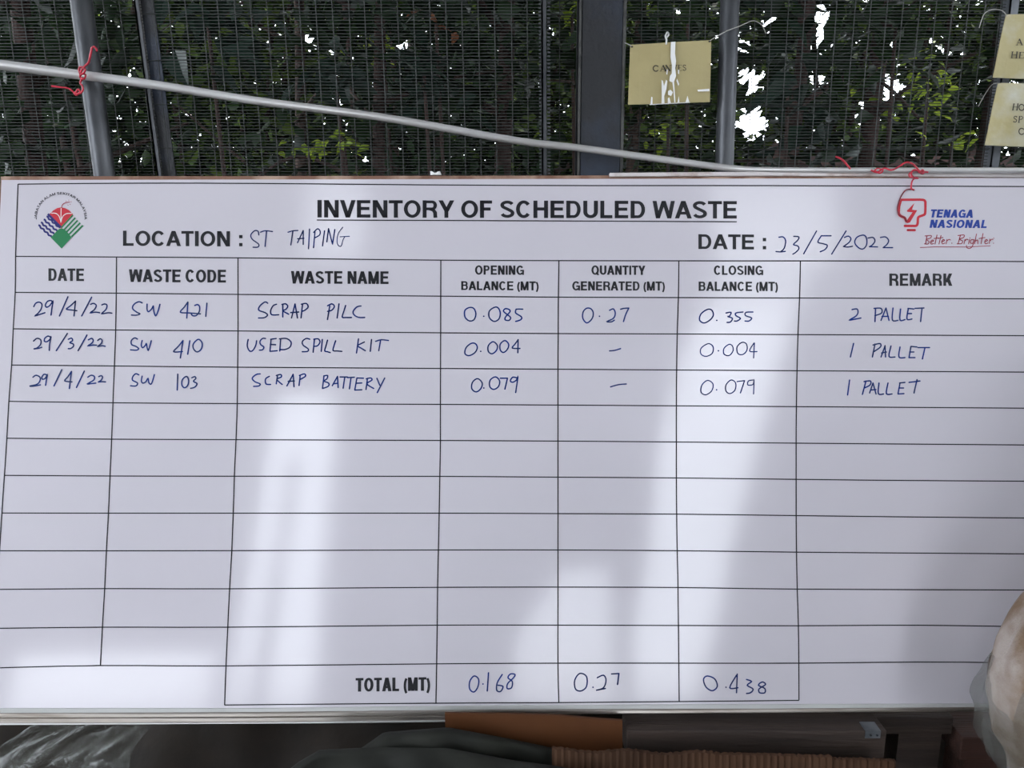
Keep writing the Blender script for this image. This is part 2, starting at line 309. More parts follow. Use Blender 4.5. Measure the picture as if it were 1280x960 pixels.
# --- printed capitals, drawn stroke by stroke (unit cap height, y up)
def arc(cx, cy, rx, ry, a0, a1, n=14): return [(cx+rx*cos(radians(a0+(a1-a0)*i/n)), cy+ry*sin(radians(a0+(a1-a0)*i/n))) for i in range(n+1)]
ADV = dict(A=1.0,B=1.0,C=1.0,D=1.0,E=.93,F=.85,G=1.08,H=1.0,I=.39,J=.77,K=1.0,L=.85,M=1.16,N=1.0,O=1.08,P=.93,Q=1.08,R=1.0,S=.93,T=.85,U=1.0,V=.93,W=1.31,Y=.93)
SB = dict(A=.0,V=.0,W=.0,Y=.0,T=.015,C=.04,G=.04,O=.04,Q=.04,S=.035,J=.02)
def glyph(c, t=.2, th=.165):
    """returns width, advance side bearing, polygons, strokes"""
    h = t/2; P = []; S = []
    if c == ' ': return .36, 0, P, S
    if c == '(' or c == ')':
        w = .28; a = arc(.55, .38, .45, .68, 128, 232)
        if c == ')': a = [(w-x, y) for x, y in a]
        return w, .07, P, [(a, t*.8, False)]
    sb = SB.get(c, .07); w = ADV[c]-2*sb
    R = lambda x0, y0, x1, y1: P.append([(x0,y0),(x1,y0),(x1,y1),(x0,y1)])
    D = lambda x0, y0, x1, y1, ww=t*1.08: P.append([(x0,y0),(x0+ww,y0),(x1+ww,y1),(x1,y1)])
    dw = t*1.1
    if c == 'A': D(0,0,w/2-dw/2,1); D(w-dw,0,w/2-dw/2,1); R(w*.24,.22,w*.76,.22+th*.9)
    elif c == 'V': D(w/2-dw/2,0,0,1); D(w/2-dw/2,0,w-dw,1)
    elif c == 'W':
        q = w*.25; D(q-dw/2,0,0,1,t); D(q-dw/2,0,w/2-t/2,1,t); D(w-q-t/2,0,w/2-t/2,1,t); D(w-q-t/2,0,w-t,1,t)
    elif c == 'Y': R(w/2-h,0,w/2+h,.42); D(w/2-h,.38,0,1,dw); D(w/2-h,.38,w-dw,1,dw)
    elif c == 'I': R(0,0,w,1)
    elif c == 'H': R(0,0,t,1); R(w-t,0,w,1); R(0,.43,w,.43+th)
    elif c == 'T': R(w/2-h,0,w/2+h,1); R(0,1-th,w,1)
    elif c == 'L': R(0,0,t,1); R(0,0,w,th)
    elif c == 'E': R(0,0,t,1); R(0,0,w,th); R(0,1-th,w,1); R(0,.43,w*.93,.43+th)
    elif c == 'F': R(0,0,t,1); R(0,1-th,w,1); R(0,.42,w*.88,.42+th)
    elif c == 'N': R(0,0,t,1); R(w-t,0,w,1); D(w-t*1.15,0,0,1,t*1.15)
    elif c == 'M': R(0,0,t*.95,1); R(w-t*.95,0,w,1); D(w/2-h,0,.02,1,t); D(w/2-h,0,w-t-.02,1,t)
    elif c == 'K': R(0,0,t,1); D(w-t*1.25,0,w*.3,.62,t*1.2); D(t*.6,.28,w-t*1.3,1,t*1.2)
    elif c in 'OQ':
        S.append((arc(w/2,.5,w/2-h,.5-th/2+.01,0,348,22), t*.95, True))
        if c == 'Q': D(w-t*.9,-.04,w*.55,.28,t)
    elif c == 'C': S.append((arc(w/2,.5,w/2-h,.5-th/2+.01,38,322,20), t*.95, False))
    elif c == 'G': S.append((arc(w/2,.5,w/2-h,.5-th/2+.01,38,318,20), t*.95, False)); R(w-t*.85,0,w,.5); R(w*.52,.38,w,.38+th*.9)
    elif c == 'S':
        S.append((arc(w/2,.735,w/2-h*1.1,.265-th/2,18,235,12)+arc(w/2,.275,w/2-h,.275-th/2,58,-165,12), t*.92, False))
    elif c == 'U': S.append(([(h,1),(h,.4)]+arc(w/2,.36,w/2-h,.36-th/2,180,360,12)+[(w-h,.4),(w-h,1)], t, False))
    elif c == 'J': S.append((arc(w/2,.3,w/2-h,.3-th/2,180,360,12)+[(w-h,.4),(w-h,1)], t, False))
    elif c == 'D': R(0,0,t,1); S.append(([(h,th/2)]+arc(w-.42,.5,.42-h,.5-th/2,-90,90,12)+[(h,1-th/2)], t*.9, False))
    elif c in 'PRB':
        R(0,0,t,1); lo = .42 if c != 'B' else .45
        ry = (1-th/2-lo-th/2)/2
        S.append(([(h,lo+th/2)]+arc(w-.30-(.03 if c == 'B' else 0),lo+th/2+ry,.30-h,ry,-90,90,10)+[(h,1-th/2)], t*.86, False))
        if c == 'B':
            ry = (lo)/2; S.append(([(h,th/2)]+arc(w-.31,th/2+ry,.31-h,ry,-90,90,10)+[(h,lo+th/2)], t*.86, False))
        if c == 'R': S.append(([(w*.45,lo+th/2),(w-.24,lo+.03),(w-.13,lo-.12),(w-.11,0)], t*.95, False))
    return w, sb, P, S
def layout(text, t=.2, th=.165):
    x = 0; items = []; first = None
    for c in text:
        w, sb, P, S = glyph(c, t, th)
        if c != ' ':
            if first is None: first = x+sb
            items.append((c, x+sb, P, S)); last = x+sb+w
            x += w+2*sb
        else: x += w
    return [(c, x0-first, P, S) for c, x0, P, S in items], last-first
def print_text(name, text, x0, y0, x1, y1, h, m=None, t=.23, slant=0, ink=None, th=.18):
    """x0,y0 - x1,y1: baseline from first to last ink; h cap height (photo units)"""
    it, L = layout(text); kx = (x1-x0)/L; t = t*h/kx; it, L = layout(text, t, th); ky = (y1-y0)/L; k = ink or Ink()
    f = lambda gx, p: (x0+(gx+p[0]+slant*p[1]*h/kx)*kx, y0+(gx+p[0])*ky-p[1]*h)
    for c, gx, P, S in it:
        for p in P: k.poly([f(gx, q) for q in p])
        for pts, w, cl in S:
            # expand the stroke in glyph units, then scale
            PP = [Vector(q) for q in pts]; n = len(PP); A = []; B = []
            for i in range(n):
                if cl: d0 = PP[i]-PP[i-1]; d1 = PP[(i+1) % n]-PP[i]
                else: d0 = PP[i]-PP[i-1] if i else PP[1]-PP[0]; d1 = PP[i+1]-PP[i] if i < n-1 else PP[i]-PP[i-1]
                d0.normalize(); d1.normalize(); mm = Vector((-d0.y-d1.y, d0.x+d1.x)).normalized()
                kk = 1/max(mm.dot(Vector((-d1.y, d1.x))), .5)
                pen = Vector((mm.x*w/2, mm.y*w/2*th/t*1.02))*kk
                A.append(PP[i]+pen); B.append(PP[i]-pen)
            for i in range(n if cl else n-1):
                j = (i+1) % n
                k.poly([f(gx, A[i]), f(gx, B[i]), f(gx, B[j]), f(gx, A[j])])
    if ink is None:
        o = k.build(name, m or M['print_black']); o['label'] = ('blue' if m else 'black')+' printed lettering '+text; return o
    return k
def colon(cx, y0, y1, ww, hh, name='colon'):
    k = Ink()
    for y in (y0, y1): k.poly([(cx-ww/2,y-hh/2),(cx-ww/2,y+hh/2),(cx+ww/2,y+hh/2),(cx+ww/2,y-hh/2)])
    k.build(name, M['print_black'])
print_text('title_lettering', 'INVENTORY OF SCHEDULED WASTE', 396.8, 271.8, 921, 273.2, 21.8)
k = Ink(); k.stroke([(396, 275), (660, 276), (921, 277.2)], 1.4); k.build('title_underline', M['print_black'])
print_text('printed_heading', 'LOCATION', 153.7, 307.3, 287.5, 308, 19); colon(301, 295.8, 305.8, 4.2, 4)
print_text('printed_heading', 'DATE', 873, 311.3, 942.5, 311.8, 18.6); colon(955.6, 299.5, 309.6, 4.2, 4.2)
for tx, x0, y0, x1, y1, h in (('DATE',60.5,351,105,351.4,15.6),('WASTE CODE',161.2,352.5,282.5,353.2,16),('WASTE NAME',363.7,354.5,485.7,355,15.8),
    ('OPENING',593.7,343.3,655,343.6,11.6),('BALANCE (MT)',576.5,362.6,673.2,363,11.2),('QUANTITY',739.2,343.4,806.7,343.7,11.6),('GENERATED (MT)',715.2,363,831,363.3,11.4),
    ('CLOSING',892.3,343.6,954,343.8,11.7),('BALANCE (MT)',873.3,363.6,972.3,363.9,11.6),('REMARK',1111.6,357.3,1190.6,357.3,15.4),('TOTAL (MT)',444.5,864.6,537.3,863.4,17.0)):
    print_text('column_heading' if tx != 'TOTAL (MT)' else 'total_heading', tx, x0, y0, x1, y1, h)

# --- handwriting, traced stroke by stroke
def hand(name, m, ox, oy, sc, strokes, w=1.5, closed=()):
    w *= 1.15
    k = Ink(.0008); far = None
    for i, st in enumerate(strokes):
        xs_ = [ox+p[0]/sc for p in st if p != 'o']
        if far is not None and name == 'handwriting' and min(xs_) > far+9: k.build(name, m); k = Ink(.0008); far = None
        far = max(xs_) if far is None else max(far, max(xs_))
        c = st[0] == 'o'; pts = st[1:] if c else st
        pts = [(ox+x/sc, oy+y/sc) for x, y in pts]
        if len(pts) == 1: k.dot(*pts[0], 1.0); continue
        k.stroke(smooth_path(pts, 4, c), w, c)
        if not c:
            for e in (pts[0], pts[-1]): k.dot(*e, w*.48)
    return k.build(name, m)
A_ = (20, 360, 6.857); B_ = (150, 360, 6.857); C_ = (300, 365, 6.4); D_ = (570, 370, 5.565); E_ = (860, 370, 4.0)
F_ = (300, 275, 8.0); G_ = (950, 280, 7.111); H_ = (570, 830, 3.2)
ik, idk = M['ink'], M['ink_dark']
def hw(fr, strokes, m=ik, w=1.5): hand('handwriting', m, *fr, strokes, w)
hw(A_, [[(152,160),(170,130),(200,122),(222,140),(215,180),(190,215),(165,238),(200,228),(248,212)],[(318,125),(300,108),(270,115),(252,145),(262,165),(290,150),(316,115),(308,170),(300,232)],[(445,75),(372,240)],[(510,112),(470,150),(432,180),(470,188),(522,195)],[(510,112),(497,240)],[(648,78),(563,240)],[(640,140),(665,132),(688,150),(672,185),(638,212),(680,207),(718,212)],[(735,145),(762,137),(780,150),(770,185),(735,220),(790,212),(822,216)]], idk)
hw(A_, [[(150,455),(180,432),(212,445),(210,485),(178,515),(150,522),(190,518),(220,508)],[(298,425),(275,412),(248,430),(243,455),(265,460),(290,440),(300,420),(288,480),(285,535)],[(440,390),(345,537)],[(448,440),(475,430),(485,450),(462,468),(490,480),(492,500),(470,518),(448,520)],[(608,403),(532,537)],[(620,445),(648,432),(662,450),(648,475),(618,495),(660,489),(692,490)],[(700,450),(722,435),(738,450),(728,478),(702,500),(740,495),(765,500)]], idk)
hw(A_, [[(145,765),(172,748),(205,765),(205,795),(180,825),(120,840),(150,842),(210,830)],[(268,745),(240,740),(222,765),(228,782),(250,775),(268,745),(260,790),(253,835)],[(392,700),(325,840)],[(475,715),(445,760),(418,796),(480,805)],[(475,715),(457,862)],[(585,712),(518,853)],[(615,765),(645,748),(672,760),(665,790),(612,822),(650,819),(685,815)],[(708,760),(730,752),(742,765),(730,790),(708,805),(740,803),(768,805)]])
hw(B_, [[(190,128),(160,118),(120,140),(108,175),(140,205),(170,222),(140,233),(98,232)],[(232,138),(232,185),(245,203),(272,178),(285,155),(290,200),(305,238),(325,200),(342,140)],[(582,120),(550,165),(518,208),(600,214),(690,222)],[(582,120),(572,258)],[(640,150),(665,142),(682,160),(680,200),(655,235),(625,238),(610,222)],[(745,130),(735,243)]])
hw(B_, [[(150,438),(125,428),(98,450),(100,485),(135,500),(160,520),(140,533),(90,530)],[(190,450),(182,490),(195,512),(218,490),(226,478),(235,520),(245,530),(268,452)],[(540,450),(500,500),(460,546),(535,545)],[(540,450),(517,600)],[(598,452),(580,568)],['o',(665,442),(628,480),(630,520),(660,548),(695,525),(705,480),(690,450)]])
hw(B_, [[(162,745),(135,735),(110,760),(108,790),(150,815),(135,840),(90,838)],[(190,755),(183,795),(195,815),(220,805),(240,775),(248,812),(270,820),(295,742)],[(495,738),(490,875)],['o',(570,758),(535,785),(530,830),(552,855),(580,835),(588,790)],[(615,770),(640,760),(650,775),(630,800),(660,820),(640,850),(605,860)]])
hw(C_, [[(222,90),(200,80),(160,110),(150,145),(200,165),(220,185),(195,205),(148,208)],[(292,98),(265,110),(245,150),(255,182),(310,182)],[(342,100),(342,200)],[(335,100),(365,95),(382,115),(365,140),(342,150),(390,178)],[(440,95),(412,208)],[(440,95),(460,208)],[(405,165),(470,160)],[(500,100),(488,208)],[(490,98),(530,92),(545,120),(520,145),(495,155)],
 [(718,110),(700,220)],[(700,110),(735,95),(755,115),(735,145),(700,155)],[(792,95),(777,208)],[(845,108),(832,150),(818,200),(850,204),(892,204)],[(968,112),(935,120),(905,155),(915,185),(950,203),(998,204)]], idk)
hw(C_, [[(65,380),(58,430),(75,470),(100,470),(125,430),(133,390)],[(205,372),(180,372),(160,395),(165,420),(190,440),(180,462),(155,465)],[(248,380),(240,475)],[(240,475),(298,470)],[(245,378),(290,372)],[(242,420),(285,422)],[(325,375),(318,472)],[(315,375),(370,372),(408,400),(400,440),(360,460),(318,460)],
 [(558,378),(530,372),(500,395),(505,425),(545,455),(540,475),(498,478)],[(595,380),(585,482)],[(590,378),(625,375),(640,400),(620,430),(592,435)],[(658,380),(650,475)],[(700,385),(688,430),(678,470),(700,478),(722,485)],[(765,390),(752,430),(745,468),(780,472),(815,475)],[(948,375),(932,488)],[(995,400),(965,415),(940,430),(970,450),(1003,470)],[(1052,380),(1042,475)],[(1085,395),(1130,382),(1188,388)],[(1125,385),(1110,470)]], idk)
hw(C_, [[(162,655),(130,660),(98,690),(120,718),(160,735),(150,752),(108,755)],[(235,675),(205,695),(208,735),(245,740)],[(300,665),(290,735)],[(290,668),(325,660),(330,680),(295,700),(338,740)],[(425,658),(375,752)],[(425,658),(432,758)],[(385,715),(435,712)],[(482,665),(472,748)],[(475,668),(515,655),(522,675),(480,700)],
 [(672,670),(660,770)],[(670,672),(700,668),(695,695),(672,712),(710,730),(705,755),(660,772)],[(780,675),(738,750)],[(780,675),(785,765)],[(745,735),(785,730)],[(800,680),(860,680)],[(838,680),(825,770)],[(860,685),(915,682)],[(888,685),(875,775)],[(935,690),(918,785)],[(918,785),(975,782)],[(935,688),(988,690)],[(928,730),(975,728)],[(1020,690),(1008,780)],[(1010,695),(1045,688),(1055,705),(1015,735),(1070,772)],[(1095,690),(1118,745)],[(1158,688),(1098,805)]])
hw(D_, [['o',(95,80),(62,100),(62,145),(92,173),(125,165),(138,125),(125,88)],[(193,141)],['o',(270,78),(232,105),(232,150),(265,177),(298,160),(308,120),(295,85)],['o',(370,95),(345,88),(330,105),(355,128),(380,150),(368,170),(342,165),(345,145),(375,110)],[(465,92),(440,91),(418,92)],[(418,92),(415,118),(455,145),(450,165),(415,177)]])
hw(D_, [['o',(910,85),(885,110),(882,155),(910,187),(945,160),(955,120),(940,90)],[(998,141)],[(1068,100),(1095,90),(1108,120),(1095,155),(1050,178),(1080,180),(1102,168)],[(1145,92),(1170,86),(1202,84)],[(1202,84),(1180,130),(1165,178)]])
hw(D_, [['o',(105,330),(70,360),(62,400),(90,415),(130,395),(148,360),(135,332)],[(172,385)],['o',(258,318),(225,345),(225,385),(250,402),(280,380),(288,345)],['o',(340,310),(308,335),(308,375),(330,393),(358,370),(366,335)],[(432,305),(410,335),(392,362),(445,365)],[(432,303),(430,395)]])
hw(D_, [[(1068,382),(1105,378),(1145,366)]], idk)
hw(D_, [['o',(150,575),(115,600),(110,645),(140,667),(172,645),(182,605)],[(193,640)],['o',(275,563),(238,585),(235,630),(262,650),(295,630),(303,590)],[(308,572),(358,572)],[(358,572),(340,648)],[(425,570),(395,565),(378,590),(395,600),(420,585),(430,565),(415,672)]])
hw(D_, [[(1075,632),(1130,617),(1185,612)]], idk)
hw(E_, [['o',(95,68),(65,90),(58,120),(80,135),(110,120),(127,95),(118,70)],[(144,122)],[(190,85),(215,82),(208,100),(200,103),(222,112),(212,130),(195,132)],[(275,80),(240,85),(240,98),(262,112),(245,125),(232,125)],[(325,80),(290,82),(288,98),(318,110),(305,125),(285,125)]], idk)
hw(E_, [[(820,68),(845,65),(850,82),(840,100),(808,120),(835,116),(865,110)],[(938,62),(935,128)],[(930,62),(965,62),(968,85),(935,98)],[(990,60),(965,122)],[(990,60),(1005,122)],[(970,102),(1002,102)],[(1025,60),(1022,120),(1050,122)],[(1063,65),(1060,120),(1085,118)],[(1102,62),(1095,115),(1120,115)],[(1100,62),(1130,65)],[(1098,88),(1118,88)],[(1135,62),(1180,60)],[(1170,62),(1163,128)]])
hw(E_, [['o',(95,240),(65,262),(65,290),(90,302),(120,288),(127,260),(115,242)],[(152,274)],['o',(205,242),(180,262),(180,290),(205,298),(225,275),(222,250)],['o',(270,232),(245,255),(250,288),(275,292),(295,270),(292,240)],[(330,235),(308,275),(345,278)],[(332,235),(328,310)]], M['ink_dark'], 1.2)
hw(E_, [[(828,237),(812,305)],[(935,240),(922,305)],[(925,245),(960,238),(962,255),(930,278)],[(985,250),(965,305)],[(985,248),(988,305)],[(968,285),(992,280)],[(1015,250),(1005,302),(1035,305)],[(1060,255),(1055,305),(1085,308)],[(1115,252),(1105,308)],[(1105,308),(1135,308)],[(1115,252),(1145,255)],[(1108,280),(1130,280)],[(1150,258),(1208,258)],[(1185,258),(1172,315)]])
hw(E_, [['o',(98,422),(70,445),(65,480),(88,494),(118,475),(125,440)],[(143,469)],['o',(215,420),(190,445),(190,475),(210,488),(235,470),(238,435)],[(245,428),(283,423)],[(283,423),(262,485)],[(325,420),(302,425),(300,445),(325,442),(330,420),(328,490)]], M['ink_dark'], 1.2)
hw(E_, [[(808,420),(798,495)],[(890,425),(872,492)],[(880,428),(912,425),(910,445),(882,460)],[(925,435),(908,485)],[(925,435),(940,490)],[(915,470),(940,468)],[(955,435),(952,488),(978,490)],[(1000,435),(992,488),(1020,490)],[(1060,435),(1050,490)],[(1050,490),(1080,488)],[(1058,435),(1085,432)],[(1055,460),(1078,460)],[(1105,432),(1160,425)],[(1145,418),(1130,485)]])
hw(F_, [[(188,150),(180,112),(145,108),(108,150),(125,195),(185,240),(180,270),(130,272)],[(205,122),(250,108),(325,115)],[(265,112),(250,265)],[(480,122),(530,108),(580,105)],[(528,110),(508,250)],[(632,105),(575,228)],[(632,105),(632,245)],[(575,188),(640,183)],[(695,90),(685,288)],[(750,110),(735,278)],[(735,125),(775,88),(800,110),(795,150),(745,180)],[(845,108),(825,260)],[(885,88),(868,220)],[(885,85),(925,242)],[(925,242),(948,95)]], M['ink_dark'], 1.3)
hw(F_, [[(1028,72),(985,130),(970,200),(980,250),(1010,262),(1030,200),(1045,170)],[(1000,168),(1095,163)]], M['ink_dark'], .9)
hw(G_, [[(168,118),(205,115),(228,150),(215,215),(185,245)],[(142,245),(185,248),(225,243)],[(300,110),(345,115),(335,145),(298,182),(335,195),(345,220),(320,250),(292,268)],[(503,62),(388,265)],[(632,105),(545,105)],[(545,105),(515,160),(560,175),(598,190),(580,225),(535,247)],[(765,62),(637,268)],[(750,120),(785,108),(808,130),(790,165),(742,200)],[(742,200),(780,205),(822,198)],['o',(905,100),(860,120),(842,165),(875,210),(915,222),(945,190),(950,140),(935,105)],[(960,125),(1005,120),(1022,150),(1000,185),(972,202)],[(972,202),(1045,204)],[(1070,120),(1115,115),(1143,145),(1130,180),(1095,210)],[(1095,210),(1180,210)]], idk, 1.4)
hw(H_, [['o',(72,48),(55,70),(55,100),(72,112),(88,90),(90,60)],[(108,80)],[(130,35),(125,108)],[(185,42),(165,75),(163,105),(178,110),(188,90),(168,85)],['o',(236,42),(218,40),(208,55),(225,70),(222,95),(205,98),(207,78),(230,55)]])
hw(H_, [['o',(495,38),(475,65),(478,100),(500,108),(522,90),(522,50)],[(548,93)],[(565,55),(590,45),(600,65),(590,95),(562,105)],[(562,105),(598,98)],[(622,40),(652,38)],[(652,38),(646,82)]], idk)
hw(H_, [['o',(1005,48),(990,62),(1000,92),(1025,107),(1045,90),(1035,60)],[(1080,93)],[(1122,45),(1095,95),(1128,95)],[(1125,40),(1122,115)],[(1162,62),(1182,70),(1165,85),(1188,100),(1178,115),(1162,118)],['o',(1225,72),(1210,85),(1235,98),(1235,115),(1215,115),(1212,100),(1238,82)]], idk)
# smudges left by wiped marker
def emblem():
    q = lambda x, y: (30+x/10.667, 230+y/10.667)
    def P(name, m, polys, off=.0006, strokes=()):
        k = Ink(off)
        for p in polys: k.poly([q(*v) for v in p])
        for st, w in strokes: k.stroke([q(*v) for v in st], w/10.667)
        return k.build(name, m)
    dome = [(355,388),(390,352),(440,322),(495,310),(550,322),(600,350),(640,388),(655,405),(500,590),(485,590),(330,415)]
    P('emblem_dome', M['print_red'], [dome])
    st = []
    for a, b in (((192,548),(372,712)),((225,512),(400,668)),((262,472),(440,628)),((300,432),(478,588))):
        n = 24; pts = []
        for i in range(n+1):
            f = i/n; x = a[0]+(b[0]-a[0])*f; y = a[1]+(b[1]-a[1])*f; o = 7*sin(f*pi*7)
            pts.append((x+o*.7, y-o*.7))
        st.append((pts, 25))
    st.append(([(318,400),(490,575)], 30))
    P('emblem_waves', M['print_navy'], [], .0007, st)
    P('emblem_stripes', M['print_green'], [], .0008, [([a, b], 21) for a, b in (((498,582),(652,415)),((533,612),(684,450)),((566,642),(716,485)),((600,672),(750,518)),((632,704),(784,552)))])
    P('emblem_hill', M['print_green'], [[(355,712),(400,668),(440,622),(470,598),(500,590),(535,600),(575,640),(635,712),(503,862)]], .0009)
    P('emblem_sprout', M['print_white'], [], .0009, [([(495,322),(493,420),(492,515)], 9), (smooth_path([(362,390),(425,392),(468,432),(492,510)], 4), 9), (smooth_path([(638,392),(565,396),(515,435),(492,510)], 4), 9)])
    k = Ink(.0008); k.stroke([q(*v) for v in smooth_path([(500,318),(515,275),(555,250),(612,240)], 4)], 1.1)
    for x, y in ((560,228),(597,215),(628,238),(615,270),(587,283)): k.dot(*q(x, y), .55)
    k.build('emblem_stem', M['print_dark_red'])
    # lettering bent round the emblem
    txt = 'JABATAN ALAM SEKITAR MALAYSIA'; k = Ink()
    it, L = layout(txt, .2); cx, cy = q(488, 458); r = 318/10.667; h = 3.1
    for c, gx, PL, S in it:
        w = glyph(c)[0]; mid = (gx+w/2)/L; a = radians(183-186*mid)
        er = Vector((cos(a), -sin(a))); et = Vector((sin(a), cos(a))); ks = radians(186)*(r+h/2)/L*.97
        f = lambda p: tuple(Vector((cx, cy))+er*(r+p[1]*h)+et*((p[0]-w/2)*ks))
        for p in PL: k.poly([f(v) for v in p])
        for pts, ww, cl in S: k.stroke([f(v) for v in (pts[::2]+[pts[-1]] if not cl else pts[::2])], ww*3.6, cl)
    k.build('emblem_lettering', M['line'])
emblem()
def utility_logo():
    q = lambda x, y: (1100+x/8, 230+y/8)
    k = Ink()
    k.stroke([q(*v) for v in smooth_path([(205,158),(320,157),(425,158),(450,172),(454,200),(452,285),(440,308),(395,325),(380,342),(376,395),(362,417),(330,419),(248,419)], 3)], 3.1)
    k.stroke([q(*v) for v in smooth_path([(210,160),(192,225),(188,290),(205,318),(248,338),(262,372),(285,380)], 3)], 3.1)
    k.poly([q(*v) for v in ((345,190),(268,268),(275,278),(325,283),(318,258))]); k.poly([q(*v) for v in ((318,258),(325,283),(262,372),(275,390),(300,385),(372,262))])
    k.stroke([q(278,461), q(348,461)], 3.0)
    for p in (q(278,461), q(348,461), q(248,419)): k.dot(*p, 1.5)
    k.build('bulb_emblem', M['print_red'])
    print_text('company_lettering', 'TENAGA', 1162, 271.9, 1216, 272.3, 10.2, M['print_blue'], .29, .2, th=.21)
    print_text('company_lettering', 'NASIONAL', 1161.8, 284.8, 1233, 285.1, 10.2, M['print_blue'], .29, .2, th=.21)
    hand('slogan_lettering', M['print_dark_red'], 1100, 230, 8, [[(470,520),(455,600)],[(450,520),(510,515),(505,540),(465,555),(490,575),(480,600),(445,598)],[(505,585),(535,570),(525,560),(508,575),(512,600),(535,595)],[(570,510),(550,600)],[(540,545),(585,540)],[(610,515),(590,600)],[(580,545),(630,535)],[(615,580),(645,565),(632,555),(618,575),(625,598),(650,590)],[(670,555),(662,598)],[(668,570),(690,555),(705,560)],
     [(718,590),(719,594)],[(805,510),(780,600)],[(780,515),(840,510),(835,535),(795,552),(825,570),(815,595),(770,598)],[(850,555),(840,598)],[(848,570),(868,552),(880,558)],[(895,555),(885,598)],[(899,538),(900,541)],[(935,555),(910,560),(905,590),(930,590),(940,555),(925,620),(895,645),(868,635),(865,615)],[(965,500),(945,598)],[(950,575),(975,560),(978,598)],[(1030,495),(1010,598)],[(990,545),(1050,535)],[(1045,580),(1075,565),(1062,555),(1048,575),(1055,598),(1080,590)],[(1100,550),(1092,595)],[(1098,570),(1118,552),(1130,556)],[(1135,590),(1136,594)],[(1137,540),(1138,544)]], .95)
    k = Ink(); k.stroke([q(*v) for v in ((400,635),(560,628),(870,630),(1105,618))], .9); k.build('slogan_underline', M['print_dark_red'])
utility_logo()

# ---------------------------------------------------------------- tube rail laid across, wires
YF = 1.97                                                       # plane of the fence posts
def pole():
    c = [(-60,73.5),(0,81),(105,94.3),(200,107),(320,126),(480,147),(640,175),(720,184.5),(800,195.5),(880,206.3),(920,210.8),(960,212.4),(1100,213),(1320,213)]
    r = [6,5.9,5.4,4.9,4.6,4.5,4.3,4.2,4.1,3.9,3.6,3.3,3.3,3.3]
    pts = []; rr = []
    for (x, y), q in zip(c, r):
        Y = 1.915 if x < 700 else 1.915-(x-700)/220*.045 if x < 920 else 1.87
        pts.append(at(x, y, Y)); rr.append(q/F*1.95)
    P4 = smooth_path([(*p, q) for p, q in zip(pts, rr)], 5)
    s = MB(); s.tube([p[:3] for p in P4], [p[3] for p in P4], 14)
    o = s.build('conduit_pole', M['conduit'], smooth=True)
    props(o, 'long pale grey conduit pole sloping across the mesh fence onto the board', 'pole')
pole()
def wire_obj(name, paths, m, label, cat, parent=None):
    s = MB()
    for pts, r in paths:
        s.tube(smooth_path(pts, 5), r, 6)
    o = s.build(name, m, parent, smooth=True)
    if label: props(o, label, cat)
    return o
q = lambda x, y, Y=1.885: at(x/6.4, y/6.4, Y)
loops = [q(640,650,1.885)]
lt = [([q(412,690),q(480,697),q(540,705),q(575,725),q(600,742),q(625,715),q(640,735),q(612,760),q(596,745),q(640,748),q(662,720),(q(660,690)),q(642,665),q(652,640)], .0022),
      ([q(652,640),q(642,615,1.89),q(640,590),q(632,560),q(640,538),q(665,540),q(680,560),q(668,585),q(645,590),q(650,565),q(668,545)], .0024),
      ([q(640,600,1.885),q(665,590,1.885),q(685,600,1.9),q(672,630,1.885),q(648,625,1.885)], .0022),
      ([q(665,540),q(690,520),q(708,500),q(720,455),q(730,410),q(735,385),q(755,375),q(775,400),q(770,410)], .0024)]
wire_obj('red_tie_wire', lt, M['red_wire'], 'twisted red plastic wire tying the pole to the left fence pipe', 'wire')
g = lambda x, y, Y=1.852: at(1100+x/7.111, 200+y/7.111, Y)
g4 = lambda x, y, Y=1.852: at(960+x/4, y/4, Y)
def gb(x, y, off=.006): return onb(1100+x/7.111, 200+y/7.111, off)
rt = [([g4(515,850),g4(545,862),g4(580,842),g4(620,850),g4(660,830),g4(690,812),g4(720,818),g4(740,835),g4(762,856),g4(800,861)], .0021),
      ([g4(530,852),g4(560,866),g4(575,850),g4(550,842),g4(535,850)], .0018),
      ([g4(748,848),g4(760,862),g4(772,850),g4(780,862),g4(770,868),g4(755,858)], .0024),
      ([g(345,98),g(310,88),g(285,100),g(278,130,1.85),g(300,155,1.845),g(338,162,1.842),gb(305,165,.012),gb(285,190,.008),gb(278,225,.006),gb(280,255,.005),gb(302,266,.004)], .0021),
      ([g(270,110),g(258,130),g(268,152,1.845),g(300,158,1.843)], .0016)]
wire_obj('red_hanging_wire', rt, M['red_wire'], 'curled red wire knotted round the pole above the bulb emblem', 'wire')
wire_obj('dark_red_wire', [([gb(282,258,.004),gb(230,268,.003),gb(190,320,.003),gb(163,390,.003),gb(155,450,.003),gb(178,492,.003),gb(218,512,.003),gb(238,548,.003)], .0014)], M['dark_wire'],
         'thin dark red wire hanging down over the left side of the bulb emblem', 'wire')
wire_obj('red_wire_offcut', [([g4(338,784),g4(360,792),g4(382,808),g4(398,828),g4(412,845)], .0022)], M['red_wire'], 'short loose piece of red wire lying on the pole left of the knot', 'wire')
# plastic scrap on the top edge
s = MB(); c = at(545, 216.5, 1.838)
vs = []; 
for i in range(10):
    a = 2*pi*i/10; vs.append(c+Vector((.013*cos(a)*(1+.2*sin(3*a)), .006*sin(a), -.004)))
for i in range(10):
    a = 2*pi*i/10; vs.append(c+Vector((.009*cos(a)*(1+.3*cos(2*a+.5))-.002, .004*sin(a), .002+.003*sin(2*a+1))))
s.add(vs, [tuple(range(9, -1, -1)), tuple(range(10, 20))]+[(i, (i+1) % 10, 10+(i+1) % 10, 10+i) for i in range(10)])
props(s.build('plastic_scrap', M['peel']), 'small crumpled whitish plastic scrap on the top edge of the board', 'scrap')

